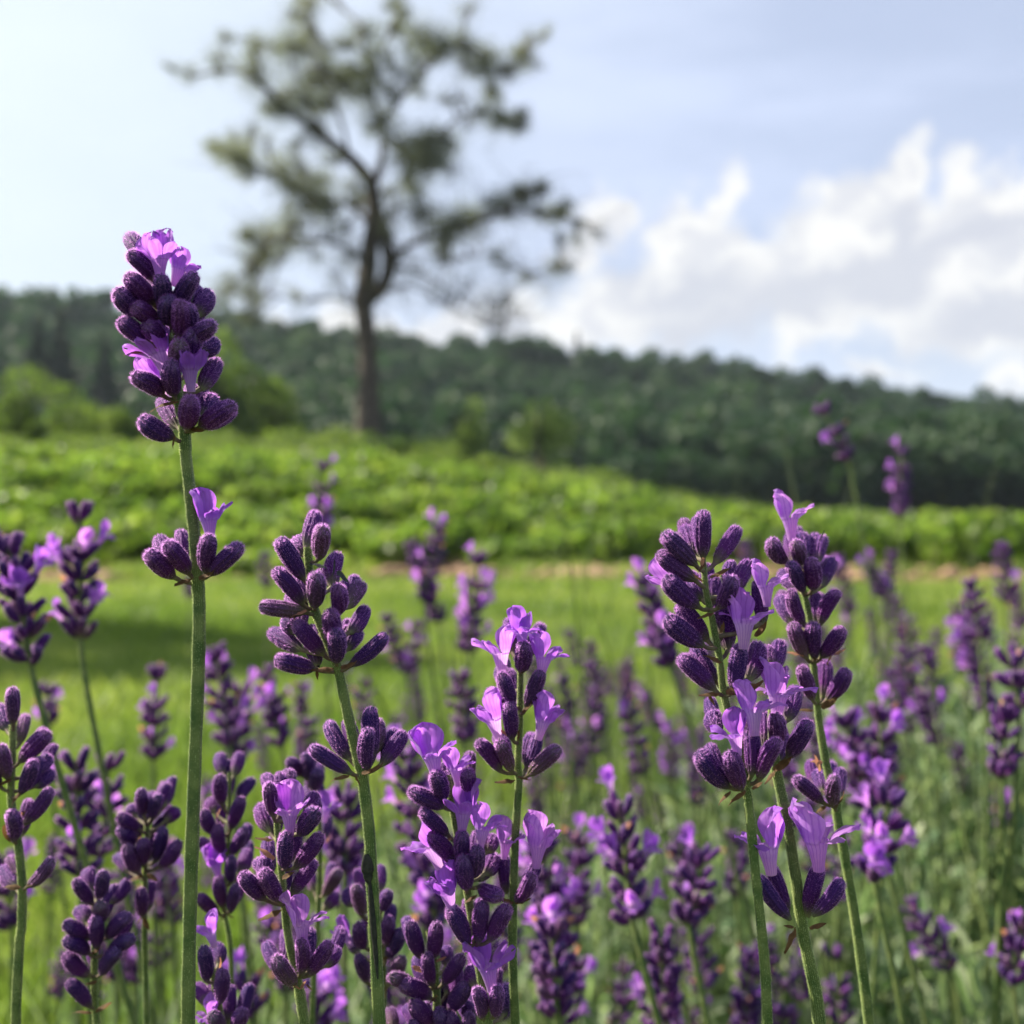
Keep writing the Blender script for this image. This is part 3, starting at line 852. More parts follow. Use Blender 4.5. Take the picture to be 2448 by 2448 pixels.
def bract_mesh(name, seed, mat):
    r = np.random.default_rng(seed)
    nu, nv = 5, 7
    V = []
    c1, c2 = r.uniform(.4, 1.2), r.uniform(-.5, .5)
    for j in range(nv):
        t = j / (nv - 1)
        w = .25 * math.sin(math.pi * min(1, .12 + t * .88)) ** .8 * (1 - t * .25)
        if j == nv - 1: w = .02
        for i in range(nu):
            s = (i / (nu - 1) - .5) * 2
            V.append((s * w, .35 * abs(s) * w + c1 * .4 * t * t + r.normal() * .03, t + c2 * .1 * s))
    return mesh_np(name, np.array(V) * .003, grid_faces(nu, nv), [mat], True)

CAL_HI = [calyx_mesh('calyx', 400 + i, 60, 20, 1700) for i in range(9)]
CAL_MID = [calyx_mesh('calyx', 420 + i, 26, 12, 500) for i in range(4)]
CAL_LO = [calyx_mesh('calyx', 440 + i, 12, 8, 140) for i in range(3)]
COR_HI = [corolla_mesh('flower', 500 + i, 72, 12, (1.0, .8, 1.2, .95, 1.35, .6, 1.1, .9)[i]) for i in range(8)]
COR_LO = [corolla_mesh('flower', 520 + i, 30, 5, (1.0, 1.15)[i]) for i in range(2)]
BUDCOR = [corolla_mesh('flower', 530, 48, 8, .35, .2)]
BRACT = [bract_mesh('bract', 600 + i, M['bract']) for i in range(3)]
PEACH = [bract_mesh('withered_flower', 610 + i, M['peach']) for i in range(2)]
DRY = [bract_mesh('withered_flower', 620 + i, M['withered']) for i in range(2)]

def frame(zax, xhint):
    z = zax.normalized()
    x = xhint - z * xhint.dot(z)
    if x.length < 1e-6: x = z.orthogonal()
    x.normalize(); y = z.cross(x)
    return Matrix((x, y, z)).transposed()

def place(name, me, parent, base, p, zax, xhint, sc):
    o = bpy.data.objects.new(name, me); COL.objects.link(o); o.parent = parent
    o.matrix_basis = Matrix.LocRotScale(p - base, frame(zax, xhint).to_quaternion(), Vector(sc))
    return o

def square(a):
    c = abs(math.cos(2 * a)); return 1.0 + .24 * (1 - c) ** 1.3 - .05 * c ** 6

def stem_mesh(pts, r0, r1, base, hairs=0, k=20, seed=0, mat=None):
    c = catmull(pts, 6)
    n = len(c)
    rad = [(r0 + (r1 - r0) * i / (n - 1)) * (1 + .035 * math.sin(i * 1.7 + seed) + .03 * math.sin(i * .6 + seed * 2)) for i in range(n)]
    v, f = tube_arrays(c, rad, k, square if k >= 12 else None)
    nf = len(f); faces = [f]; midx = [0] * nf
    if hairs:
        r = np.random.default_rng(seed)
        ok = max(2, sum(1 for q in c if q.z > .40) - 1)
        i = r.integers(0, ok * k, hairs)
        ring = i // k
        t = r.random((hairs, 1))
        p = v[i] * (1 - t) + v[i + k] * t
        ctr = np.array([q[:] for q in c])
        cc = ctr[ring] * (1 - t) + ctr[ring + 1] * t
        nn = unit(unit(p - cc) + r.normal(size=(hairs, 3)) * .45)
        side = unit(np.cross(nn, r.normal(size=(hairs, 3))))
        hl = r.uniform(.00009, .00026, (hairs, 1)); hw = r.uniform(.000012, .000026, (hairs, 1))
        hv = np.stack([p - side * hw, p + side * hw, p + nn * hl], 1).reshape(-1, 3)
        faces.append(np.arange(3 * hairs).reshape(-1, 3) + len(v)); midx += [1] * hairs
        v = np.concatenate([v, hv])
    return mesh_np('stem', v - np.array(base), faces, [mat or M['stem'], M['stem_hair']], True, midx)

SPIKE_GROUP = 'lavender flower spikes'
hero_rng = random.Random(3)

def hero(view, Y, stem, spec, label, native_stem=(), rpx=(15, 19), level='hi', group=SPIKE_GROUP, extra_z=.22, name='lavender_spike', fill=.4):
    """spike traced from the photograph at distance Y.
    view = (origin x, origin y, px per unit) of the coordinates in stem/spec.
    spec lines: c bx by tx ty s | f bx by tx ty lx ly toward | g (small bud) | b x y dx dy | p x y dx dy | d x y dx dy"""
    ox, oy, s = view
    def P(x, y, dy=0.0): return at(ox + x * s, oy + y * s, Y + dy)
    pts = [P(*q) for q in stem] + [at(u, v, Y) for (u, v) in native_stem]
    last = pts[-1]; d = (pts[-1] - pts[-2]).normalized()
    if last.z > extra_z:                       # the stem goes on down to the bush
        k = (last.z - extra_z) / max(-d.z, .3)
        pts.append(last + d * k * .5 + Vector((0, .01, 0)))
        pts.append(last + Vector((d.x * k, .03, -(last.z - extra_z))))
    base = pts[-1].copy()
    e = empty(name, base); tag(e, label, 'lavender flower', group)
    px = Y / F
    CAL = {'hi': CAL_HI, 'mid': CAL_MID, 'lo': CAL_LO}[level]
    COR = COR_LO if level == 'lo' else COR_HI
    hairs = {'hi': 14000, 'mid': 5000, 'lo': 0}[level]
    obj('stem', stem_mesh(pts, rpx[0] * px, rpx[1] * px, base, hairs, 20 if level != 'lo' else 8, hash(label) % 1000 if False else len(label)), e)
    Lpx = LC * F / Y
    axis = catmull(pts, 6)
    for ln in spec.strip().replace('\n', ';').split(';'):
        w = ln.split()
        if not w: continue
        k = w[0]; a = [float(q) for q in w[1:]]
        if k in 'cg':
            bx, by, tx, ty = [q * s for q in a[:4]]; sg = a[4] if len(a) > 4 else 1
            p = math.hypot(tx - bx, ty - by)
            L = Lpx * (1.07 if k == 'c' else .62) * hero_rng.uniform(.96, 1.04)
            dep = min(math.sqrt(max(0, L * L - p * p)), 1.1 * p) * (1 if sg > 0 else -1)
            real = math.hypot(p, dep)
            b = at(ox + bx, oy + by, Y - (.0011 if sg > 0 else -.0016) * Y / .155)
            Yb = b.y
            z = (at(ox + tx, oy + ty, Yb - dep * px) - b) / px
            real = z.length * .985
            wsc = L / Lpx * hero_rng.uniform(.82, .97)
            place('calyx', hero_rng.choice(CAL), e, base, b, z, Vector((hero_rng.uniform(-1, 1), hero_rng.uniform(-1, 1), .3)), (wsc, wsc, real / Lpx))
            ax_pts = [q for q in axis if q.z <= b.z - .0003] or axis
            q0 = min(ax_pts, key=lambda q: (q - b).length)
            if (q0 - b).length > .0007 and k == 'c':
                zz = z.normalized()
                pp = catmull([q0, q0.lerp(b, .6) - Vector((0, 0, .0002)), b + zz * .0004], 3)
                pv, pf = tube_arrays(pp, [.00038, .00034, .00030, .00029, .00030, .00034, .0004][:len(pp)], 7)
                obj('pedicel', mesh_np('pedicel', pv - np.array(base), pf, [M['pedicel']], True), e)
            if fill and k == 'c' and hero_rng.random() < fill and len(a) < 6:
                z2 = Vector((z.x * hero_rng.uniform(.1, .75), Lpx * hero_rng.uniform(.4, .75), z.z * hero_rng.uniform(.75, 1.05) + Lpx * .12))
                place('calyx', hero_rng.choice(CAL), e, base, b + Vector((0, .0022 * Y / .155, 0)), z2, Vector((hero_rng.uniform(-1, 1), .3, .3)), (.85, .85, hero_rng.uniform(.85, 1.0)))
        elif k in 'fq':
            bx, by, tx, ty, lx, ly = [q * s for q in a[:6]]; tow = a[6] if len(a) > 6 else 20
            sg = -1 if tow < 0 else 1
            p = math.hypot(tx - bx, ty - by)
            full = .0066 * F / Y
            sc = max(p / full, .8)
            z = Vector((tx - bx, 0, -(ty - by)))
            mx, my = (bx * .45 + tx * .55), (by * .45 + ty * .55)
            xh = Vector((lx - mx, -tow * s, -(ly - my)))
            b = at(ox + bx, oy + by, Y - (.0036 if tow >= 40 else .0020 * sg))
            mesh = hero_rng.choice(COR) if k == 'f' else BUDCOR[0]
            place('flower', mesh, e, base, b - z.normalized() * .0004, z, xh, (sc * hero_rng.uniform(.98, 1.1),) * 3)
        elif k in 'bpd':
            x, y, dx, dy = [q * s for q in a[:4]]
            ln_ = math.hypot(dx, dy)
            me = {'b': BRACT, 'p': PEACH, 'd': DRY}[k][hero_rng.randrange(2)]
            sc = ln_ * px / .003
            b = at(ox + x, oy + y, Y - .0022)
            place({'b': 'bract', 'p': 'withered_flower', 'd': 'withered_flower'}[k], me, e, base, b, Vector((dx, hero_rng.uniform(-.3, .1) * ln_, -dy)),
                  Vector((hero_rng.uniform(-1, 1), 1, .4)), (sc,) * 3)
    return e, base, pts

VA = (200, 500, .4918)
hero(VA, .152, [(368, 300), (378, 400), (395, 540), (430, 740), (462, 930), (490, 1060), (497, 1200), (520, 1400), (540, 1600), (555, 1800)], '''
c 440 1112 277 1022 1;c 458 1060 378 925 -1;c 505 1068 520 915 1;c 565 1060 730 950 1;c 575 1010 632 918 -1;c 520 985 522 865 -1
f 522 872 505 652 660 745 60
c 438 905 428 742 1;c 385 905 243 808 1;f 385 900 280 745 235 915 -40;c 570 880 648 735 -1;c 500 800 560 690 -1
f 400 800 315 575 250 700 30;c 315 650 176 540 1;b 300 690 -95 -18;b 455 935 -120 0;b 350 900 -15 -55
c 490 645 630 560 1;c 555 690 642 642 -1;c 465 620 470 450 1;c 360 545 243 468 1;c 285 510 162 398 1;c 500 580 568 455 -1;c 545 520 605 405 -1;d 520 470 50 -70
c 420 740 400 590 -1;c 350 480 250 400 -1;b 200 460 -50 -30
c 345 465 212 318 1;c 385 490 378 322 1;c 435 480 540 315 1;c 470 400 520 285 -1;c 400 560 330 440 -1
c 425 565 415 425 1;c 385 625 300 560 1;c 520 600 505 468 1;c 450 790 470 640 1;c 480 700 540 600 1;c 410 700 352 600 -1
c 335 340 220 212 1;c 300 240 222 132 -1;c 400 400 300 320 -1
f 372 335 362 112 375 300 45;f 440 360 485 208 540 290 20;f 350 330 300 150 250 240 -50
b 440 1105 -25 50;b 520 1070 75 35;b 500 1066 60 20
c 440 1792 313 1672 1;c 512 1772 402 1622 1;c 445 1720 368 1598 -1;c 598 1775 612 1588 1;c 612 1778 765 1635 1
f 615 1600 598 1382 760 1470 15
b 530 1795 -90 15;b 560 1800 100 -10;b 500 1800 -60 10
''', 'tallest lavender spike at the left, light petals at its tip, rising above the wood', [(476, 1450), (474, 1600), (463, 1900), (455, 2150), (450, 2448)], rpx=(11, 16), fill=.15)

VB = (550, 1150, .4139)
eB, baseB, ptsB = hero(VB, .158, [(450, 380), (458, 520), (488, 740), (555, 900), (618, 1060), (670, 1300), (722, 1530), (762, 1690)], '''
c 432 385 497 186 -1;c 515 450 530 268 1;c 435 430 378 345 -1;c 428 570 278 335 1;c 592 620 622 425 -1;d 560 500 -80 -50;d 590 560 60 -90;d 540 490 -40 30;d 620 520 50 80
c 420 715 258 508 1;c 490 730 500 540 1;c 445 755 172 722 1;c 668 735 762 590 -1;c 618 770 620 605 1;c 690 880 785 728 -1;c 675 975 742 870 -1
c 592 935 578 750 1;c 385 870 335 790 -1;c 540 1005 375 812 1;c 410 975 236 870 -1;c 615 1050 612 860 1;c 685 1070 903 888 1;c 490 1085 268 1030 1;c 560 1000 470 850 -1
c 640 990 690 850 -1;p 440 745 -90 5;b 400 760 -60 20;b 360 770 15 50;b 500 1085 -10 60;b 600 1085 -120 -25;b 640 1085 110 -10
c 695 1610 565 1392 -1;c 702 1690 462 1535 1;c 825 1600 812 1308 -1;c 790 1680 802 1432 1;c 872 1645 1008 1450 -1
b 690 1700 -100 -10;b 760 1690 70 -10;b 790 1690 110 -25;b 720 1700 20 60
''', 'dark budded spike with a blackened stem beside the tallest lavender', [(868, 1865), (883, 1990), (888, 2083), (898, 2258), (907, 2448)], rpx=(9, 16), fill=.5)
# black rot on the stem of that spike
def rot_patch():
    px = .158 / F
    for (p0, p1, w, d) in [((876, 2042), (881, 2112), 14, 5), ((882, 2090), (903, 2340), 7, 6)]:
        a = at(*p0, .158 - 15.5 * px); b = at(*p1, .158 - 16 * px)
        n = 12; c = [a.lerp(b, i / n) for i in range(n + 1)]
        r = np.random.default_rng(9)
        rad = [w * px * math.sin(math.pi * (i + .35) / (n + .7)) ** .45 * r.uniform(.86, 1.1) for i in range(n + 1)]
        v, f = tube_arrays(c, rad, 14)
        ctr = np.array(a.lerp(b, .5))
        v[:, 1] = ctr[1] + (v[:, 1] - ctr[1]) * (d / w)
        o = obj('black_rot', mesh_np('black_rot', v - np.array(baseB), f, [M['black']], True), eB)
rot_patch()

VC = (1500, 1100, .4399)
hero(VC, .156, [(412, 545), (428, 720), (468, 900), (500, 1080), (525, 1280), (565, 1420), (622, 1600), (652, 1760)], '''
c 412 535 412 276 1;c 350 510 308 360 -1;c 372 570 200 400 1;c 472 565 602 366 -1;c 375 655 168 505 1;c 388 800 205 640 1;c 410 760 340 655 -1
c 585 720 662 556 -1;c 500 800 570 640 1;c 440 985 275 780 -1;c 412 1010 210 860 1;c 548 1040 535 785 -1;c 460 780 470 640 -1
c 478 1250 282 1065 1;c 492 1210 360 1008 -1;c 575 1258 612 1000 1;c 655 1200 712 996 -1;c 520 950 490 830 -1
c 548 1780 388 1588 1;c 618 1790 560 1590 1;c 675 1720 668 1455 1;c 715 1740 822 1520 1
c 690 1500 640 1370 -1;c 500 1480 470 1370 -1
f 632 1010 640 690 790 900 70;f 690 1480 672 1195 830 1365 40;f 600 1590 560 1370 400 1500 80;f 758 780 745 535 890 715 20;f 640 920 600 800 560 870 -60
f 270 720 180 600 150 705 -40;c 740 900 710 650 -1
b 415 560 -35 40;p 410 530 -25 55;p 410 660 -50 -60;b 470 830 -90 10;b 455 640 110 -30;b 510 1100 -70 -60;b 500 1270 -110 -20;b 440 1275 20 60;b 545 1275 190 -8
b 640 1800 -100 30;b 560 1800 -80 35;b 680 1790 60 -35;b 510 940 30 -60;b 700 960 70 -60
''', 'large sharp lavender spike at right of centre with open lilac flowers', [(1783, 1880), (1788, 1907), (1810, 2127), (1828, 2302), (1834, 2448)], rpx=(6, 13))

V7 = (1200, 1600, .4389)
def conv(pts, a, b):   # coordinates from view a into view b
    return [((a[0] + x * a[2] - b[0]) / b[2], (a[1] + y * a[2] - b[1]) / b[2]) for (x, y) in pts]
hero(VC, .163, [(800, 1120), (790, 1300), (790, 1500), (805, 1680)], '''
c 800 1140 830 985 -1;c 770 1120 760 1020 -1;f 810 1400 830 1110 960 1250 60;f 830 1340 800 1130 700 1230 -30;c 865 1420 905 1235 -1;c 800 1560 805 1385 1;c 740 1560 740 1370 -1
c 870 1620 990 1420 1;c 780 1640 745 1480 -1;c 820 1650 860 1500 -1;b 800 1690 100 -50;b 800 1690 -70 50;b 840 1650 60 -20
''', 'lavender head tucked behind the large right spike, above a whorl with two lilac flowers', [(1858, 1854), (1885, 1986), (1906, 2127), (1920, 2232), (1946, 2355), (1959, 2448)], rpx=(9, 16))
# its lower whorl, traced in the other view, belongs to the same stem: add to the same thing
def add_to_last(view, Y, spec, eb):
    e, base = eb
    ox, oy, s = view
    Lpx = LC * F / Y; px = Y / F
    for ln in spec.strip().replace('\n', ';').split(';'):
        w = ln.split()
        if not w: continue
        k = w[0]; a = [float(q) for q in w[1:]]
        if k == 'c':
            bx, by, tx, ty = [q * s for q in a[:4]]; sg = a[4]
            p = math.hypot(tx - bx, ty - by); L = Lpx
            dep = min(math.sqrt(max(0, L * L - p * p)), 1.1 * p) * sg
            b = at(ox + bx, oy + by, Y - (.0011 if sg > 0 else -.0016))
            z = (at(ox + tx, oy + ty, b.y - dep * px) - b) / px
            place('calyx', hero_rng.choice(CAL_HI), e, base, b, z, Vector((hero_rng.uniform(-1, 1), .5, .3)), (.92, .92, z.length / Lpx))
        elif k == 'f':
            bx, by, tx, ty, lx, ly = [q * s for q in a[:6]]; tow = a[6]
            p = math.hypot(tx - bx, ty - by); sc = max(p / (.0066 * F / Y), .8)
            z = Vector((tx - bx, 0, -(ty - by))); mx, my = (bx * .45 + tx * .55), (by * .45 + ty * .55)
            b = at(ox + bx, oy + by, Y - .001)
            place('flower', hero_rng.choice(COR_HI), e, base, b - z.normalized() * .0006, z, Vector((lx - mx, -tow * s, -(ly - my))), (sc * 1.1,) * 3)
        elif k == 'b':
            x, y, dx, dy = [q * s for q in a[:4]]; ln_ = math.hypot(dx, dy)
            place('bract', BRACT[hero_rng.randrange(3)], e, base, at(ox + x, oy + y, Y - .002), Vector((dx, -.1 * ln_, -dy)), Vector((.3, 1, .4)), (ln_ * px / .003,) * 3)
c2 = [o for o in COL.objects if o.name.startswith('lavender_spike')][-1]
c2 = max((o for o in COL.objects if o.name.startswith('lavender_spike') and o.type == 'EMPTY'), key=lambda o: o.name)
add_to_last(V7, .160, '''
c 1572 1365 1395 1130 1;c 1560 1340 1465 1075 -1;c 1665 1350 1730 1065 -1;c 1690 1345 1850 1148 1
f 1465 1095 1420 780 1270 1010 15;f 1725 1075 1700 740 1900 990 5
b 1600 1410 -90 110;b 1680 1415 90 -20;b 1590 1405 -50 -20
''', (c2, c2.location.copy()))

hero(VC, .180, [(895, 470), (955, 700), (995, 900), (1010, 1100), (1035, 1370), (1062, 1550), (1100, 1740)], '''
c 915 560 885 400 -1;f 892 420 872 178 1025 270 25;c 862 560 785 440 1;c 935 570 912 445 1;c 965 540 948 400 -1;c 1030 560 1065 420 -1;d 1040 440 50 -40
c 955 715 885 560 1;c 1010 705 1000 540 1;c 1055 690 1115 545 -1;c 960 890 888 708 1;c 900 890 820 745 -1;c 1005 890 1045 730 -1;c 1045 895 1145 708 1
c 970 1075 895 890 1;c 1018 1080 1010 890 1;c 1055 1070 1170 915 1;c 1008 1305 945 1125 1;c 1058 1300 1090 1120 -1;c 1085 1305 1195 1140 1;c 930 700 830 610 -1
p 830 560 60 30;p 960 1060 -90 -40;p 1085 1110 60 -70;p 1120 1060 70 -20;b 1010 1360 -85 -30;b 1060 1350 90 -60;b 1000 720 -20 30;b 1010 1080 50 30
c 1068 1865 912 1730 1;c 1060 1800 1025 1690 -1;c 1128 1895 1130 1720 1;c 1150 1830 1160 1680 -1;p 1050 1690 -15 -90;p 1060 1640 -60 -20;b 1130 1890 70 -60;b 1080 1880 -60 20
''', 'lavender spike behind the large right one, single pale flower standing up from its tip', [(1998, 1900), (2001, 1951), (2018, 2039), (2053, 2258), (2077, 2448)], rpx=(6, 13))

VE = (800, 1100, .4141)
hero(VE, .172, [(1078, 1080), (1072, 1300), (1070, 1500), (1060, 1700)], '''
c 1020 1110 1008 920 -1;c 1072 1220 1092 1055 1;c 1115 1140 1195 948 -1;f 1082 1080 1080 876 1085 1040 40;f 965 1225 945 955 825 1165 15
c 985 1310 955 1200 -1;f 1190 1245 1235 985 1340 1195 15;c 1105 1435 1192 1220 1;c 1025 1415 960 1232 1;c 975 1440 885 1335 -1;c 1025 1615 1008 1402 1
f 945 1600 875 1362 785 1495 15;c 1000 1700 940 1585 -1;f 1178 1600 1238 1372 1335 1560 15;c 1105 1790 1172 1578 -1;c 960 1800 828 1625 1;c 1025 1800 950 1625 1;c 1118 1820 1295 1660 1
b 1075 1230 50 -20;p 1000 1590 -40 -50;b 1060 1620 20 -70;b 1040 1850 -110 -20;b 1060 1830 60 30;p 1060 1220 60 -60;b 1090 1460 70 -50
''', 'slender lavender spike at the centre with paired flowers like wings on both sides', [(1237, 1830), (1241, 1863), (1232, 1995), (1228, 2127), (1225, 2258), (1232, 2448)], rpx=(6, 12))
cE = max((o for o in COL.objects if o.name.startswith('lavender_spike') and o.type == 'EMPTY'), key=lambda o: o.name)
V6 = (600, 1600, .4389)
add_to_last(V6, .172, '''
c 1390 1225 1368 1010 -1;c 1475 1240 1560 1055 -1;c 1440 1265 1530 1120 1;f 1380 1010 1395 890 1430 950 10;f 1555 1060 1580 815 1700 1010 10;b 1430 1270 -70 -30;b 1440 1275 90 -10
''', (cE, cE.location.copy()))

hero(V6, .170, [(1070, 580), (1105, 800), (1160, 1100), (1190, 1280), (1222, 1500), (1258, 1700), (1290, 1932)], '''
c 1045 720 1005 565 1;f 1010 590 955 310 1080 480 60;c 1100 640 1060 535 -1;c 1180 660 1182 555 1;f 1125 620 1105 425 1250 540 20;f 1150 880 1165 620 1080 850 70;c 1050 750 866 660 1
c 1075 905 930 770 1;c 1110 1065 962 900 1;f 1025 1070 905 830 850 1030 25;f 1250 960 1280 745 1370 880 20;c 1150 1070 1150 890 1;c 1215 1130 1235 970 1;c 1290 1000 1320 910 -1
c 1175 1200 1160 1020 1;c 1275 1120 1325 1010 -1;f 1095 1310 1030 1070 920 1270 60;c 1240 1180 1360 1240 1;c 1185 1500 1085 1295 1;c 1240 1490 1262 1270 1;c 1300 1480 1398 1290 1
f 1310 1740 1265 1460 1425 1585 30;c 1335 1890 1345 1730 1;c 1255 1900 1228 1740 1;c 1380 1890 1395 1720 -1;c 1225 1730 1205 1615 -1;p 1090 920 -50 10;b 1200 1500 -50 -20;b 1230 1230 -80 20
''', 'bushy lavender spike full of open violet flowers left of the centre stem', [(1168, 2470)], rpx=(7, 13))

hero(V6, .170, [(140, 830), (160, 1050), (180, 1250), (202, 1450), (243, 1650), (262, 1750)], '''
c 115 710 75 580 -1;c 120 800 98 625 1;c 195 690 208 552 -1;c 315 790 352 680 -1;f 212 890 205 640 260 870 60;c 105 890 55 740 -1;c 260 900 352 772 1;c 190 1085 192 890 1
c 240 1085 382 900 1;c 220 1230 350 1040 -1;c 100 1130 30 1045 -1;c 75 1255 -48 1115 1;c 160 1265 65 1100 1;c 140 900 160 760 -1;f 282 1490 270 1245 390 1355 45
c 272 1665 272 1475 1;c 155 1650 80 1490 -1;c 245 1715 135 1570 1;c 315 1670 430 1490 1;c 400 1620 470 1520 -1;b 120 930 -90 -30;p 130 1030 -75 -90;b 170 1140 80 -30;b 170 1310 -140 30
p 270 1740 -30 -40;p 270 1740 40 -40;b 250 1700 -30 40;b 300 1720 30 30
''', 'lavender spike left of the blackened stem with one lilac flower facing the camera', [(718, 2380), (728, 2448)], rpx=(6, 13))

hero(V6, .178, [(970, 1420), (1000, 1600), (1012, 1800), (1015, 2000)], '''
c 900 1530 838 1350 -1;c 925 1570 862 1378 1;c 985 1575 1012 1385 1;c 1070 1620 1062 1515 -1;c 990 1725 962 1550 1;c 1045 1715 1152 1560 1;c 915 1735 758 1670 1;c 975 1785 820 1710 1
c 1080 1860 1178 1715 1;c 1065 1770 1120 1640 -1;c 1010 1920 880 1810 1;c 1060 1990 1025 1860 1;c 1220 1910 1150 1820 -1;c 1180 2040 1185 1880 1;c 780 1990 755 1850 -1;c 900 1960 840 1840 -1
p 880 1620 60 40;p 1010 1590 60 -10;b 1010 1780 -50 30;c 1120 2000 1080 1880 1;c 960 2050 870 1930 1
''', 'cluster of dark buds cut by the bottom edge between the two centre stems', [(1040, 2520)], rpx=(7, 12), level='mid')

V5 = (0, 1600, .4389)
hero(V5, .185, [(70, 300), (66, 500), (60, 700), (92, 900), (120, 1150), (118, 1400)], '''
c 72 300 68 105 1;c 35 330 -10 200 -1;c 105 410 140 250 -1;c 105 505 262 345 1;c 45 600 5 415 1;c 200 560 270 475 -1;c 110 680 185 500 1;c 190 640 285 560 -1;c 125 850 278 650 1
c 75 940 58 780 1;c 0 640 -80 520 1;c 150 1185 282 1035 1;c 85 1190 10 1080 -1;b 60 600 -90 10;b 110 670 -70 50;b 120 800 40 -30;p 110 810 20 -30;b 20 850 20 90;b 150 1180 80 -20;b 110 1190 -80 -30
''', 'budded lavender spike at the left edge with a single bud lower on its stem', [(47, 2250), (38, 2448)], rpx=(7, 11))

hero(V5, .195, [(535, 1280), (520, 1400), (515, 1600), (515, 1800), (528, 1932)], '''
c 495 1215 488 1090 -1;c 505 1280 412 1150 1;c 540 1250 560 1105 1;c 590 1280 698 1150 -1;c 545 1390 545 1270 1;c 485 1460 355 1385 1;c 530 1515 520 1350 1;c 585 1465 698 1345 1
c 485 1545 352 1475 1;c 590 1545 718 1465 1;c 490 1670 358 1550 1;c 550 1665 645 1530 1;c 495 1840 372 1700 1;b 500 1550 60 -20;b 520 1870 100 -40;b 500 1870 -80 -40;c 470 1380 420 1310 -1;b 530 1700 -60 0
''', 'dark blue-violet budded spike low at the left, no open flowers', [(235, 2500)], rpx=(6, 9), level='mid')

hero(V5, .205, [(800, 850), (792, 1100), (788, 1400), (800, 1932)], '''
c 782 790 768 662 1;c 830 810 865 690 1;c 740 800 715 745 -1;c 895 750 908 628 -1;c 755 870 648 795 1;c 830 890 908 785 -1;c 900 830 968 770 -1;c 710 965 655 868 1;c 755 1105 690 960 1
c 785 1070 778 935 1;c 845 1050 888 865 1;c 870 1075 975 940 1;c 700 1105 632 1020 -1;c 775 1350 768 1195 1;p 740 950 60 -40;b 780 1120 -90 10;b 800 1120 70 40;b 780 1360 30 60;b 770 1350 -30 30;c 840 780 830 670 -1
''', 'violet budded spike just left of the tallest stem, wide lower whorl', [(351, 2500)], rpx=(5, 8), level='mid')

hero(V5, .205, [(1250, 560), (1245, 900), (1225, 1320), (1248, 1450), (1260, 1650), (1245, 1932)], '''
c 1215 570 1198 460 -1;c 1270 580 1310 460 -1;c 1210 740 1198 580 1;c 1300 720 1380 600 -1;c 1180 900 1110 770 1;c 1255 870 1318 700 1;c 1170 780 1145 712 -1;c 1215 1005 1188 850 1
c 1255 1015 1338 870 1;c 1160 1010 1090 930 -1;f 1190 1130 1160 1000 1230 1060 40;c 1258 1160 1262 1020 1;c 1305 1120 1350 985 -1;c 1212 1300 1188 1140 1;c 1255 1325 1285 1180 1;c 1190 1330 1080 1235 1
p 1200 760 -30 40;b 1230 1340 -40 20;b 1240 1340 30 20;c 1230 620 1240 500 -1
''', 'spike of dark buds close behind the tallest stem, one small lilac flower halfway', [(546, 2500)], rpx=(4, 7), level='mid')

hero(V5, .182, [(1150, 1600), (1175, 1750), (1195, 1850), (1205, 1960)], '''
c 1125 1700 1108 1512 1;c 1200 1815 1212 1640 1;c 1140 1830 1070 1720 -1;c 1195 1610 1165 1500 -1;f 1165 1500 1130 1390 1090 1470 20;f 1150 1960 1120 1800 1060 1900 30;c 1300 1960 1320 1860 1;p 1200 1640 20 -60;b 1180 1830 -50 -30
c 1220 1970 1150 1880 1
''', 'stubby cluster of fuzzy buds right of the tallest stem near the bottom edge', [(532, 2520)], rpx=(6, 9), level='mid')

hero(V6, .198, [(640, 1080), (690, 1300), (720, 1550), (722, 1932)], '''
c 605 1230 578 1095 -1;c 605 1350 568 1180 1;c 555 1290 525 1200 -1;c 700 1220 705 1070 -1;c 710 1310 750 1215 1;c 615 1520 588 1385 1;c 580 1550 545 1470 -1;c 735 1500 752 1355 1
c 735 1570 815 1420 1;c 630 1710 585 1560 1;c 745 1720 825 1570 1;b 720 1580 40 -20;b 740 1740 -40 60;q 540 1500 480 1385 460 1420 10
''', 'violet budded spike partly hidden behind the blackened stem', [(916, 2500)], rpx=(5, 8), level='mid')

hero(V6, .215, [(330, 600), (368, 760), (375, 1000), (370, 1280), (355, 1500)], '''
c 275 580 205 495 1;c 300 600 298 465 1;c 340 660 362 550 1;c 385 800 395 690 -1;c 330 650 330 590 -1;c 395 930 420 800 -1;c 345 1210 325 1110 -1;c 395 1235 475 1095 1;c 395 1310 465 1220 -1;c 360 740 300 640 -1
f 400 820 420 700 460 760 10
''', 'thin spike on a pale green stem just left of the blackened stem', [(745, 2448)], rpx=(5, 8), level='mid')

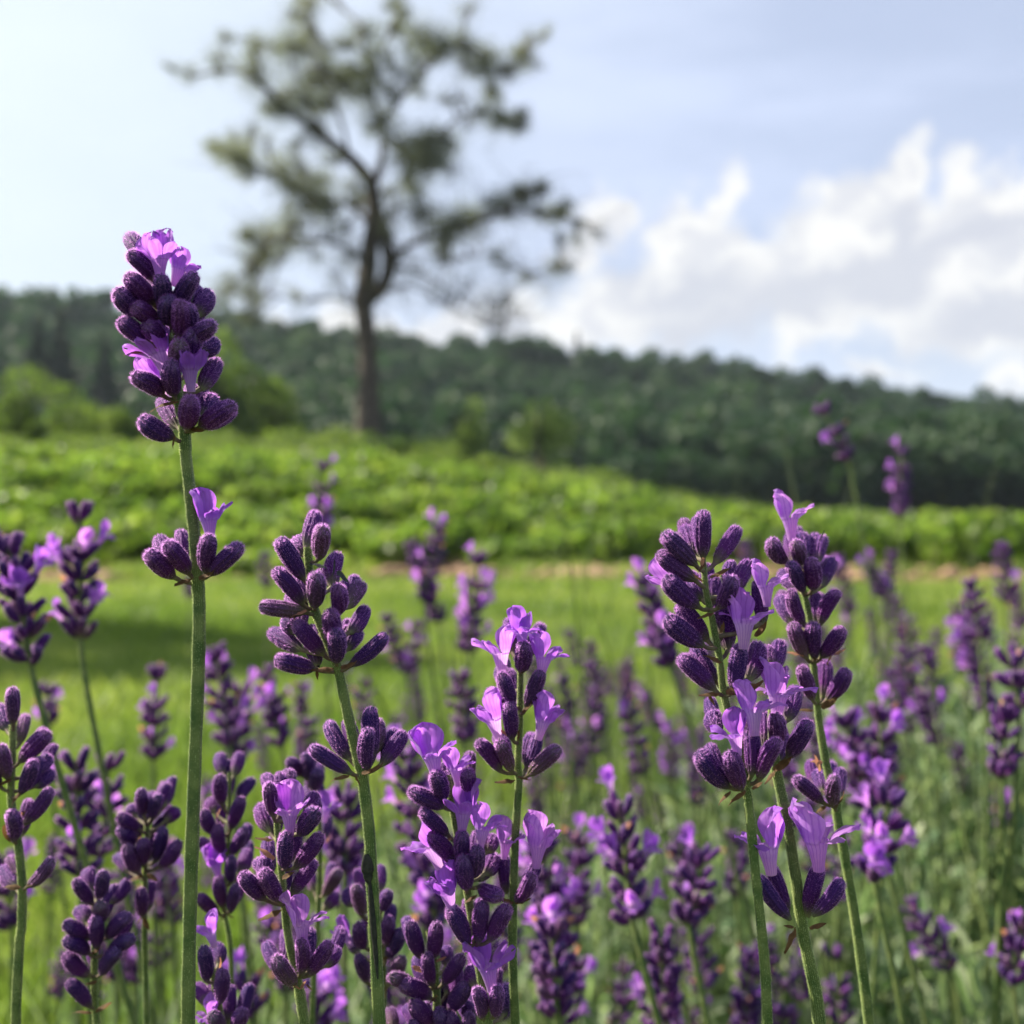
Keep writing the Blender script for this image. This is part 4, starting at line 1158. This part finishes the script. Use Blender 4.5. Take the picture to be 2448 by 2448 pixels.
# ------------------------------------------------------------------ lavender spikes out of focus
def spike(top, bot, stem_to, W, openf, label, seed, group=SPIKE_GROUP, peach=.08, gap=0, Yf=None, dens=1.0):
    """procedural spike: top and bottom of the flower head in display pixels (1932 grid), W its width there"""
    r = random.Random(seed)
    s = 1.2671
    Y = Yf or min(max(30.4 / W, .21), 1.3)
    A = at(top[0] * s, top[1] * s, Y); B = at(bot[0] * s, bot[1] * s, Y)
    C = at(stem_to[0] * s, stem_to[1] * s, Y)
    ax = (A - B); hl = ax.length
    d = (C - B).normalized()
    pts = [A - ax.normalized() * min(.004, hl * .2), A.lerp(B, .5) + Vector((r.uniform(-1, 1) * .0008, 0, 0)), B, C]
    zl = .2
    if C.z > zl:
        k = (C.z - zl) / max(-d.z, .4)
        pts += [C + Vector((d.x * k * .5, .01, -(C.z - zl) * .5)), C + Vector((d.x * k * .8, .02, -(C.z - zl)))]
    base = pts[-1].copy()
    e = empty('lavender_spike', base); tag(e, label, 'lavender flower', group)
    near = Y < .26
    CAL = CAL_MID if near else CAL_LO
    COR = COR_HI if near else COR_LO
    lowp = [p for p in pts]
    obj('stem', stem_mesh(lowp, .0006, .0010, base, 0, 12 if near else 6, seed), e)
    az = ax.normalized()
    wr = W * s * Y / F * .5              # real half width
    nwh = max(2, int(round(hl / .0052)))
    sx = az.cross(Vector((0, 1, 0))).normalized(); sy = az.cross(sx).normalized()
    for i in range(nwh):
        t = i / max(1, nwh - 1)
        if gap and i == nwh - 2 and nwh > 4: continue
        c = B + ax * (t * max(.35, (hl - LC * .8) / hl))
        c = c + (-az * .001)
        n = int((6 if t < .85 else 4) * dens) + r.randint(0, 1)
        ph = r.uniform(0, 6.28)
        shape = (0.9 if t < .15 else 1.0) * (1.0 if t < .7 else 1.0 - (t - .7) * 1.3)
        for k in range(n):
            a = ph + k * 2 * math.pi / n + r.uniform(-.3, .3)
            rad = sx * math.cos(a) + sy * math.sin(a)
            tilt = math.radians(r.uniform(30, 58)) * shape
            L = LC * r.uniform(.85, 1.1) * min(1.0, max(.62, wr / .0068))
            z = az * math.cos(tilt) + rad * math.sin(tilt)
            b = c + rad * .0009 + az * r.uniform(-.001, .001)
            q = L / LC
            place('calyx', r.choice(CAL), e, base, b, z, Vector((r.random(), r.random(), .3)), (q * .86, q * .86, q))
            if r.random() < openf * .55:
                z2 = (z + az * .25).normalized()
                place('flower', r.choice(COR), e, base, b + z * L * .93, z2, rad, (q * r.uniform(.8, 1.0),) * 3)
            elif r.random() < peach:
                place('withered_flower', r.choice(PEACH), e, base, b + z * L * .85, (z + rad * .5), rad, (q * 1.1,) * 3)
        if near:
            for k in range(2):
                a = r.uniform(0, 6.28); rad = sx * math.cos(a) + sy * math.sin(a)
                place('bract', r.choice(BRACT), e, base, c, rad - az * .3, az, (1, 1, 1))
    return e

SP = [
 ((150, 945), (150, 1195), (182, 1395), 100, .30, 'blurred lavender spike left of the tallest stem with pale flowers round its middle', 1),
 ((12, 1000), (55, 1240), (95, 1400), 115, .28, 'out of focus lavender spike cut by the left edge beside the field', 0),
 ((298, 1252), (290, 1425), (288, 1600), 72, .22, 'small tapering blurred spike just left of the tallest stem', 1),
 ((612, 868), (605, 1010), (612, 1180), 52, .40, 'faint blurred spike with pale tip standing above the drooping dark spike', 1),
 ((830, 985), (800, 1130), (835, 1400), 54, .14, 'blurred spike with bright violet tip in front of the crop band', 0),
 ((772, 1020), (828, 1170), (845, 1400), 50, .05, 'dark blurred spike leaning against the one with a bright tip', 0),
 ((903, 1040), (888, 1225), (880, 1420), 60, .30, 'blurred spike with pink flowers left above the winged centre spike', 1),
 ((728, 1158), (765, 1265), (775, 1420), 52, .12, 'left one of a pair of blurred spikes between the two tall foreground stems', 0),
 ((792, 1168), (775, 1262), (790, 1420), 48, .20, 'right one of a pair of blurred spikes between the two tall foreground stems', 0),
 ((1210, 1080), (1262, 1250), (1315, 1420), 72, .22, 'blurred leaning spike just left of the large right spike', 0),
 ((1545, 762), (1600, 862), (1640, 1100), 56, .06, 'bent blurred spike standing highest before the dark wood at right', 1),
 ((1702, 842), (1697, 972), (1715, 1200), 46, .20, 'upright blurred spike right of the bent one, before the dark wood', 1),
 ((1580, 1045), (1600, 1150), (1620, 1400), 46, .05, 'small blurred spike at the right shoulder of the pale-tipped spike', 0),
 ((1632, 1058), (1668, 1125), (1690, 1400), 44, .15, 'small blurred violet spike leaning right beside the crop band', 0),
 ((1682, 1038), (1672, 1175), (1680, 1400), 38, .02, 'thin reddish blurred spike below the upright spike at right', 0),
 ((1890, 1020), (1896, 1130), (1905, 1400), 50, .05, 'blurred spike highest at the right edge of the row', 0),
 ((1828, 1088), (1850, 1200), (1860, 1450), 62, .08, 'blurred spike left below the highest one at the right edge', 0),
 ((1825, 1185), (1862, 1330), (1880, 1500), 58, .10, 'blurred spike leaning right under its twin near the right edge', 0),
 ((1915, 1100), (1925, 1180), (1935, 1400), 44, .10, 'tiny blurred spike cut by the right edge below the tall one', 0),
 ((1908, 1215), (1922, 1330), (1915, 1500), 92, .05, 'large dark blurred spike at the right edge, upper of two', 0),
 ((1900, 1325), (1892, 1460), (1890, 1650), 92, .06, 'large dark blurred spike at the right edge, lower of two', 0),
 ((1738, 1298), (1768, 1400), (1775, 1560), 58, .10, 'compact violet blurred spike in the grass right of the pale-tipped spike', 0),
 ((1588, 1340), (1642, 1520), (1690, 1700), 90, .25, 'blurred spike with bright violet flowers right of the curved stem', 0),
 ((1658, 1330), (1668, 1500), (1660, 1700), 88, .28, 'blurred spike carrying a single violet flower on top at right', 0),
 ((1680, 1480), (1650, 1650), (1690, 1850), 108, .42, 'blurred full-flowered lilac spike right of the double-flowered whorl', 0),
 ((1712, 1700), (1792, 1825), (1815, 1932), 74, .08, 'blurred spike leaning to the right low in the foliage', 0),
 ((1930, 1725), (1912, 1850), (1925, 1960), 92, .60, 'bright violet flowering spike cut by the right edge near the bottom', 0),
 ((1688, 1835), (1692, 1940), (1700, 1990), 46, .05, 'small dim spike at the bottom right of the foliage', 0),
 ((1245, 1745), (1262, 1950), (1270, 2000), 96, .04, 'blurred dark spike with orange withered bits at the bottom, right of centre', 0),
 ((1168, 1500), (1192, 1725), (1235, 1900), 108, .42, 'blurred spike with broad lilac flowers right of the centre stem', 0),
 ((1328, 1590), (1300, 1740), (1330, 1900), 100, .35, 'blurred lilac and violet spike left of the large right stem', 0),
 ((1010, 1550), (1050, 1790), (1060, 1932), 100, .30, 'blurred flowering spike right behind the centre stem', 0),
 ((1095, 1570), (1085, 1740), (1090, 1932), 80, .18, 'blurred spike right of the one behind the centre stem', 0),
 ((1035, 1720), (1050, 1905), (1055, 1960), 110, .22, 'blurred cluster of violet buds low right of the centre stem', 0),
 ((1090, 1790), (1060, 1930), (1070, 1990), 90, .15, 'blurred bud spike at the bottom edge right of the centre stem', 0),
 ((405, 1215), (432, 1400), (445, 1560), 78, .32, 'blurred spike touching the right side of the tallest stem, violet tip', 0),
 ((452, 1285), (445, 1440), (450, 1600), 74, .15, 'brownish blurred spike right of the tallest stem', 0),
 ((500, 1255), (530, 1400), (560, 1560), 70, .12, 'dark blurred spike under the drooping foreground head', 0),
 ((565, 1285), (568, 1345), (570, 1560), 44, .35, 'small pink blurred spike under the drooping foreground head', 0),
 ((585, 1350), (575, 1430), (570, 1600), 58, .05, 'small dark blurred spike left of the drooping head\'s stem', 0),
 ((690, 1275), (688, 1365), (690, 1600), 56, .10, 'blurred reddish spike just right of the drooping head\'s stem', 0),
 ((868, 1262), (880, 1392), (890, 1600), 72, .15, 'dark blurred spike left of the winged centre spike', 0),
 ((885, 1150), (875, 1225), (880, 1400), 50, .25, 'small blurred violet spike left above the winged centre spike', 0),
 ((765, 1395), (792, 1640), (800, 1800), 92, .30, 'blurred spike behind the bushy violet-flowered spike, left side', 0),
 ((140, 1405), (150, 1640), (160, 1800), 108, .20, 'large dark blurred spike at left between the edge and the tallest stem', 0),
 ((205, 1415), (190, 1610), (185, 1800), 96, .08, 'brownish blurred spike right of the large dark one at left', 0),
 ((655, 1478), (650, 1640), (650, 1800), 96, .16, 'blurred spike hidden behind the blackened stem, upper part', 0),
 ((640, 1590), (640, 1700), (650, 1850), 84, .55, 'pink glowing blurred flowers left of the blackened stem', 0),
 ((800, 1600), (822, 1745), (830, 1900), 100, .12, 'dark blurred spike right of the blackened stem', 0),
 ((1072, 1185), (1088, 1255), (1095, 1500), 34, .05, 'tiny blurred spike right of the winged centre spike, upper', 0),
 ((1100, 1278), (1104, 1345), (1108, 1500), 34, .05, 'tiny blurred spike right of the winged centre spike, middle', 0),
 ((1145, 1262), (1150, 1310), (1160, 1500), 28, .02, 'tiniest blurred bud spike in the open grass at centre right', 0),
 ((1205, 1285), (1245, 1375), (1290, 1560), 38, .06, 'narrow blurred spike leaning right in the open grass', 0),
 ((1180, 1310), (1212, 1455), (1240, 1600), 62, .06, 'wider dark blurred spike in the open grass right of centre', 0),
 ((1092, 1380), (1082, 1442), (1090, 1620), 50, .12, 'oval blurred violet bud spike in the grass right of the centre stem', 0),
 ((1270, 1240), (1298, 1340), (1330, 1560), 34, .02, 'thin blurred spike left of the large right spike\'s lower flowers', 0),
 ((1638, 1150), (1655, 1235), (1665, 1500), 28, .02, 'thin dark blurred spike in the grass below the crop edge at right', 0),
 ((1705, 1175), (1702, 1290), (1705, 1500), 34, .02, 'thin brown blurred spike under the upright spike at right', 0),
 ((1710, 1360), (1715, 1430), (1720, 1600), 34, .05, 'faint blurred spike left of the compact violet one', 0),
 ((1780, 1275), (1788, 1330), (1795, 1560), 26, .02, 'faint tiny spike above the compact violet one', 0),
 ((1828, 1290), (1838, 1345), (1845, 1560), 40, .06, 'faint small spike left of the large dark ones at right edge', 0),
 ((462, 1835), (475, 1910), (480, 1990), 100, .55, 'pale lilac flowers right of the tallest stem at the bottom', 0),
 ((598, 1850), (592, 1950), (600, 2000), 100, .60, 'bright pink lilac flowers at the bottom below the lilac-flowered spike', 0),
 ((10, 1600), (22, 1745), (25, 1900), 86, .30, 'blurred violet spike low at the left edge behind the bud stem', 0),
 ((305, 1610), (308, 1730), (310, 1900), 70, .18, 'blurred spike with orange bits right of the violet budded spike', 0),
 ((88, 1290), (92, 1360), (100, 1500), 62, .25, 'small blurred spike above the left edge budded spike', 0),
 ((500, 1040), (502, 1105), (505, 1400), 42, .10, 'small dim blurred spike right of the tallest stem\'s lower whorl', 0),
 ((355, 1080), (357, 1125), (360, 1400), 34, .05, 'tiny blurred spike peeping out behind the tallest stem', 0),
 ((120, 1790), (110, 1880), (112, 1960), 52, .05, 'dim blurred spike low at the far left near the ground', 0),
 ((1535, 1500), (1540, 1650), (1560, 1850), 66, .30, 'blurred violet spike between the two right foreground stems', 0),
 ((1480, 1400), (1490, 1560), (1500, 1750), 60, .12, 'blurred spike between the large right spike and the curved stem', 0),
 ((1010, 1440), (1015, 1540), (1020, 1700), 46, .10, 'thin blurred spike just right of the centre stem in the grass', 0),
 ((1405, 1020), (1412, 1090), (1420, 1300), 38, .02, 'tiny dark blurred spike between the two right foreground heads', 0),
 ((1890, 1480), (1893, 1560), (1895, 1700), 50, .08, 'dim blurred spike right edge under the large dark ones', 0),
]
for i, (a, b, c, W, op, lab, gp) in enumerate(SP):
    spike(a, b, c, W, op, lab, 1000 + i, gap=gp, dens=1.0)

# many small ones further back in the row that nothing tells apart
_rr = random.Random(99)
for i in range(105):
    u = _rr.uniform(1000, 1930) if i < 78 else _rr.uniform(380, 1000)
    v = _rr.uniform(1130, 1560) + (0 if u > 1500 else 90)
    W = _rr.uniform(20, 38)
    h = W * _rr.uniform(1.7, 2.6)
    ln = _rr.uniform(-.15, .25)
    spike((u, v), (u + ln * h, v + h), (u + ln * h * 2.5, v + h * 3.5), W, _rr.choice([0, .04, .15]),
          'tiny dim lavender spike far back in the hazy middle of the row', 3000 + i, 'tiny far lavender spikes', dens=.8)

for i in range(40):
    u = _rr.uniform(1480, 1930) if i % 2 else _rr.uniform(960, 1560)
    v = _rr.uniform(1090, 1420) if i % 2 else _rr.uniform(1200, 1480)
    W = _rr.uniform(34, 56); h = W * _rr.uniform(1.6, 2.6); ln = _rr.uniform(-.12, .28)
    spike((u, v), (u + ln * h, v + h), (u + ln * h * 2.5, v + h * 3.2), W, _rr.choice([0, .08, .25]),
          'blurred muted purple lavender spike in the thick of the row at right', 7000 + i, 'muted lavender spikes of the row at right', dens=.9)
# crowded ones deep in the row along the bottom of the picture
for i in range(56):
    u = _rr.choice([_rr.uniform(60, 330), _rr.uniform(380, 1350), _rr.uniform(380, 1350), _rr.uniform(1100, 1700)])
    v = _rr.uniform(1560, 1860); W = _rr.uniform(48, 84); h = W * _rr.uniform(1.6, 2.4); ln = _rr.uniform(-.15, .2)
    spike((u, v), (u + ln * h, v + h), (u + ln * h * 2, v + h * 2.5), W, _rr.choice([0, .1, .3]),
          'out-of-focus lavender spike deep among the crowded stems along the bottom', 5000 + i, 'crowded lavender spikes along the bottom', gap=_rr.choice([0, 1]), dens=.85)

# ------------------------------------------------------------------ lavender foliage and grass stems
def build_foliage():
    r = np.random.default_rng(31)
    mounds = [(.30, .78, .30, .30), (.62, 1.05, .34, .31), (.10, .62, .22, .225), (.42, .62, .22, .27), (.95, 1.35, .4, .32), (-.10, .50, .20, .16), (.02, .95, .22, .17), (.22, .50, .14, .235), (.70, .75, .25, .28), (-.3, .52, .14, .10)]
    Ps = []; Ds = []
    for (x, y, rad, h) in mounds:
        h += .02
        n = int(110000 * rad)
        d = unit(r.normal(size=(n, 3))); d[:, 2] = np.abs(d[:, 2])
        rr = r.uniform(.55, 1.0, (n, 1)) ** .5 * (1 + .22 * np.sin(d[:, :1] * 9 + x * 7) * np.sin(d[:, 1:2] * 11 + y * 5))
        # gather the leaves on shoots
        k = n // 9
        c = d[:k] * rr[:k] * np.array([rad, rad, h]) + np.array([x, y, 0])
        dirs = unit(d[:k] * np.array([.5, .5, .4]) + np.array([0, 0, 1.0]) + r.normal(size=(k, 3)) * .25)
        for j in range(9):
            t = j / 9 * .045
            Ps.append(c + dirs * t + r.normal(size=(k, 3)) * .001)
            a = unit(r.normal(size=(k, 3)))
            Ds.append(unit(dirs * .9 + a * .65))
    P = np.concatenate(Ps); D = np.concatenate(Ds); n = len(P)
    L = r.uniform(.012, .030, (n, 1)); W = r.uniform(.0014, .0026, (n, 1))
    side = unit(np.cross(D, r.normal(size=(n, 3))))
    droop = np.array([0, 0, -1.0]) * L * .12
    v0 = P - side * W * .5; v1 = P + side * W * .5
    m = P + D * L * .5
    v2 = m + side * W; v3 = m - side * W
    v4 = P + D * L + droop
    V = np.stack([v0, v1, v2, v3, v4], 1).reshape(-1, 3)
    k = np.arange(n).reshape(-1, 1) * 5
    o = obj('lavender_foliage', mesh_np('lavender_foliage', V, [np.concatenate([k, k + 1, k + 2, k + 3], 1), np.concatenate([k + 3, k + 2, k + 4], 1)], [M['lav_leaf']]))
    tag(o, 'grey-green narrow lavender leaves filling the lower right of the row', 'foliage', kind='stuff')
    # bare stems and long grass among the spikes
    n = 420
    yy = r.uniform(.42, 1.3, n); xx = yy * r.uniform(-.12, .46, n)
    P = np.stack([xx, yy, np.full(n, .12)], 1)
    hh = np.clip(H - .12 - r.uniform(.03, .24, n) * yy, .1, .5)
    V, q, t = blades(P, hh / 1.0, .0018, r, .22)
    o = obj('tall_grass', mesh_np('tall_grass', V, [q, t], [M['stem']]))
    tag(o, 'thin grass blades and bare stalks among the blurred spikes', 'grass', kind='stuff')
    n = 260
    yy = r.uniform(.4, .8, n); xx = yy * r.uniform(-.45, -.1, n)
    P = np.stack([xx, yy, np.full(n, .05)], 1)
    V, q, t = blades(P, .16, .003, r, .5)
    o = obj('grass_tufts', mesh_np('grass_tufts', V, [q, t], [M['lav_leaf']]))
    tag(o, 'loose grass tufts at the lower left beneath the spikes', 'grass', kind='stuff')
build_foliage()

# ------------------------------------------------------------------ air
def build_haze():
    x0, x1, y0, y1, z0, z1 = -720, 720, -45, 720, -12, 75
    V = np.array([(x, y, z) for x in (x0, x1) for y in (y0, y1) for z in (z0, z1)], float)
    Q = np.array([(0, 1, 3, 2), (4, 6, 7, 5), (0, 4, 5, 1), (2, 3, 7, 6), (0, 2, 6, 4), (1, 5, 7, 3)])
    m, t = new_mat('haze_air')
    vol = t.node('ShaderNodeVolumePrincipled', {'Color': (0.72, 0.85, 1.0, 1), 'Density': 0.0002, 'Anisotropy': 0.2})
    t.node('ShaderNodeOutputMaterial', {'Volume': vol.outputs[0]})
    tag(obj('haze', mesh_np('haze', V, Q, [m])), kind='stuff')
build_haze()
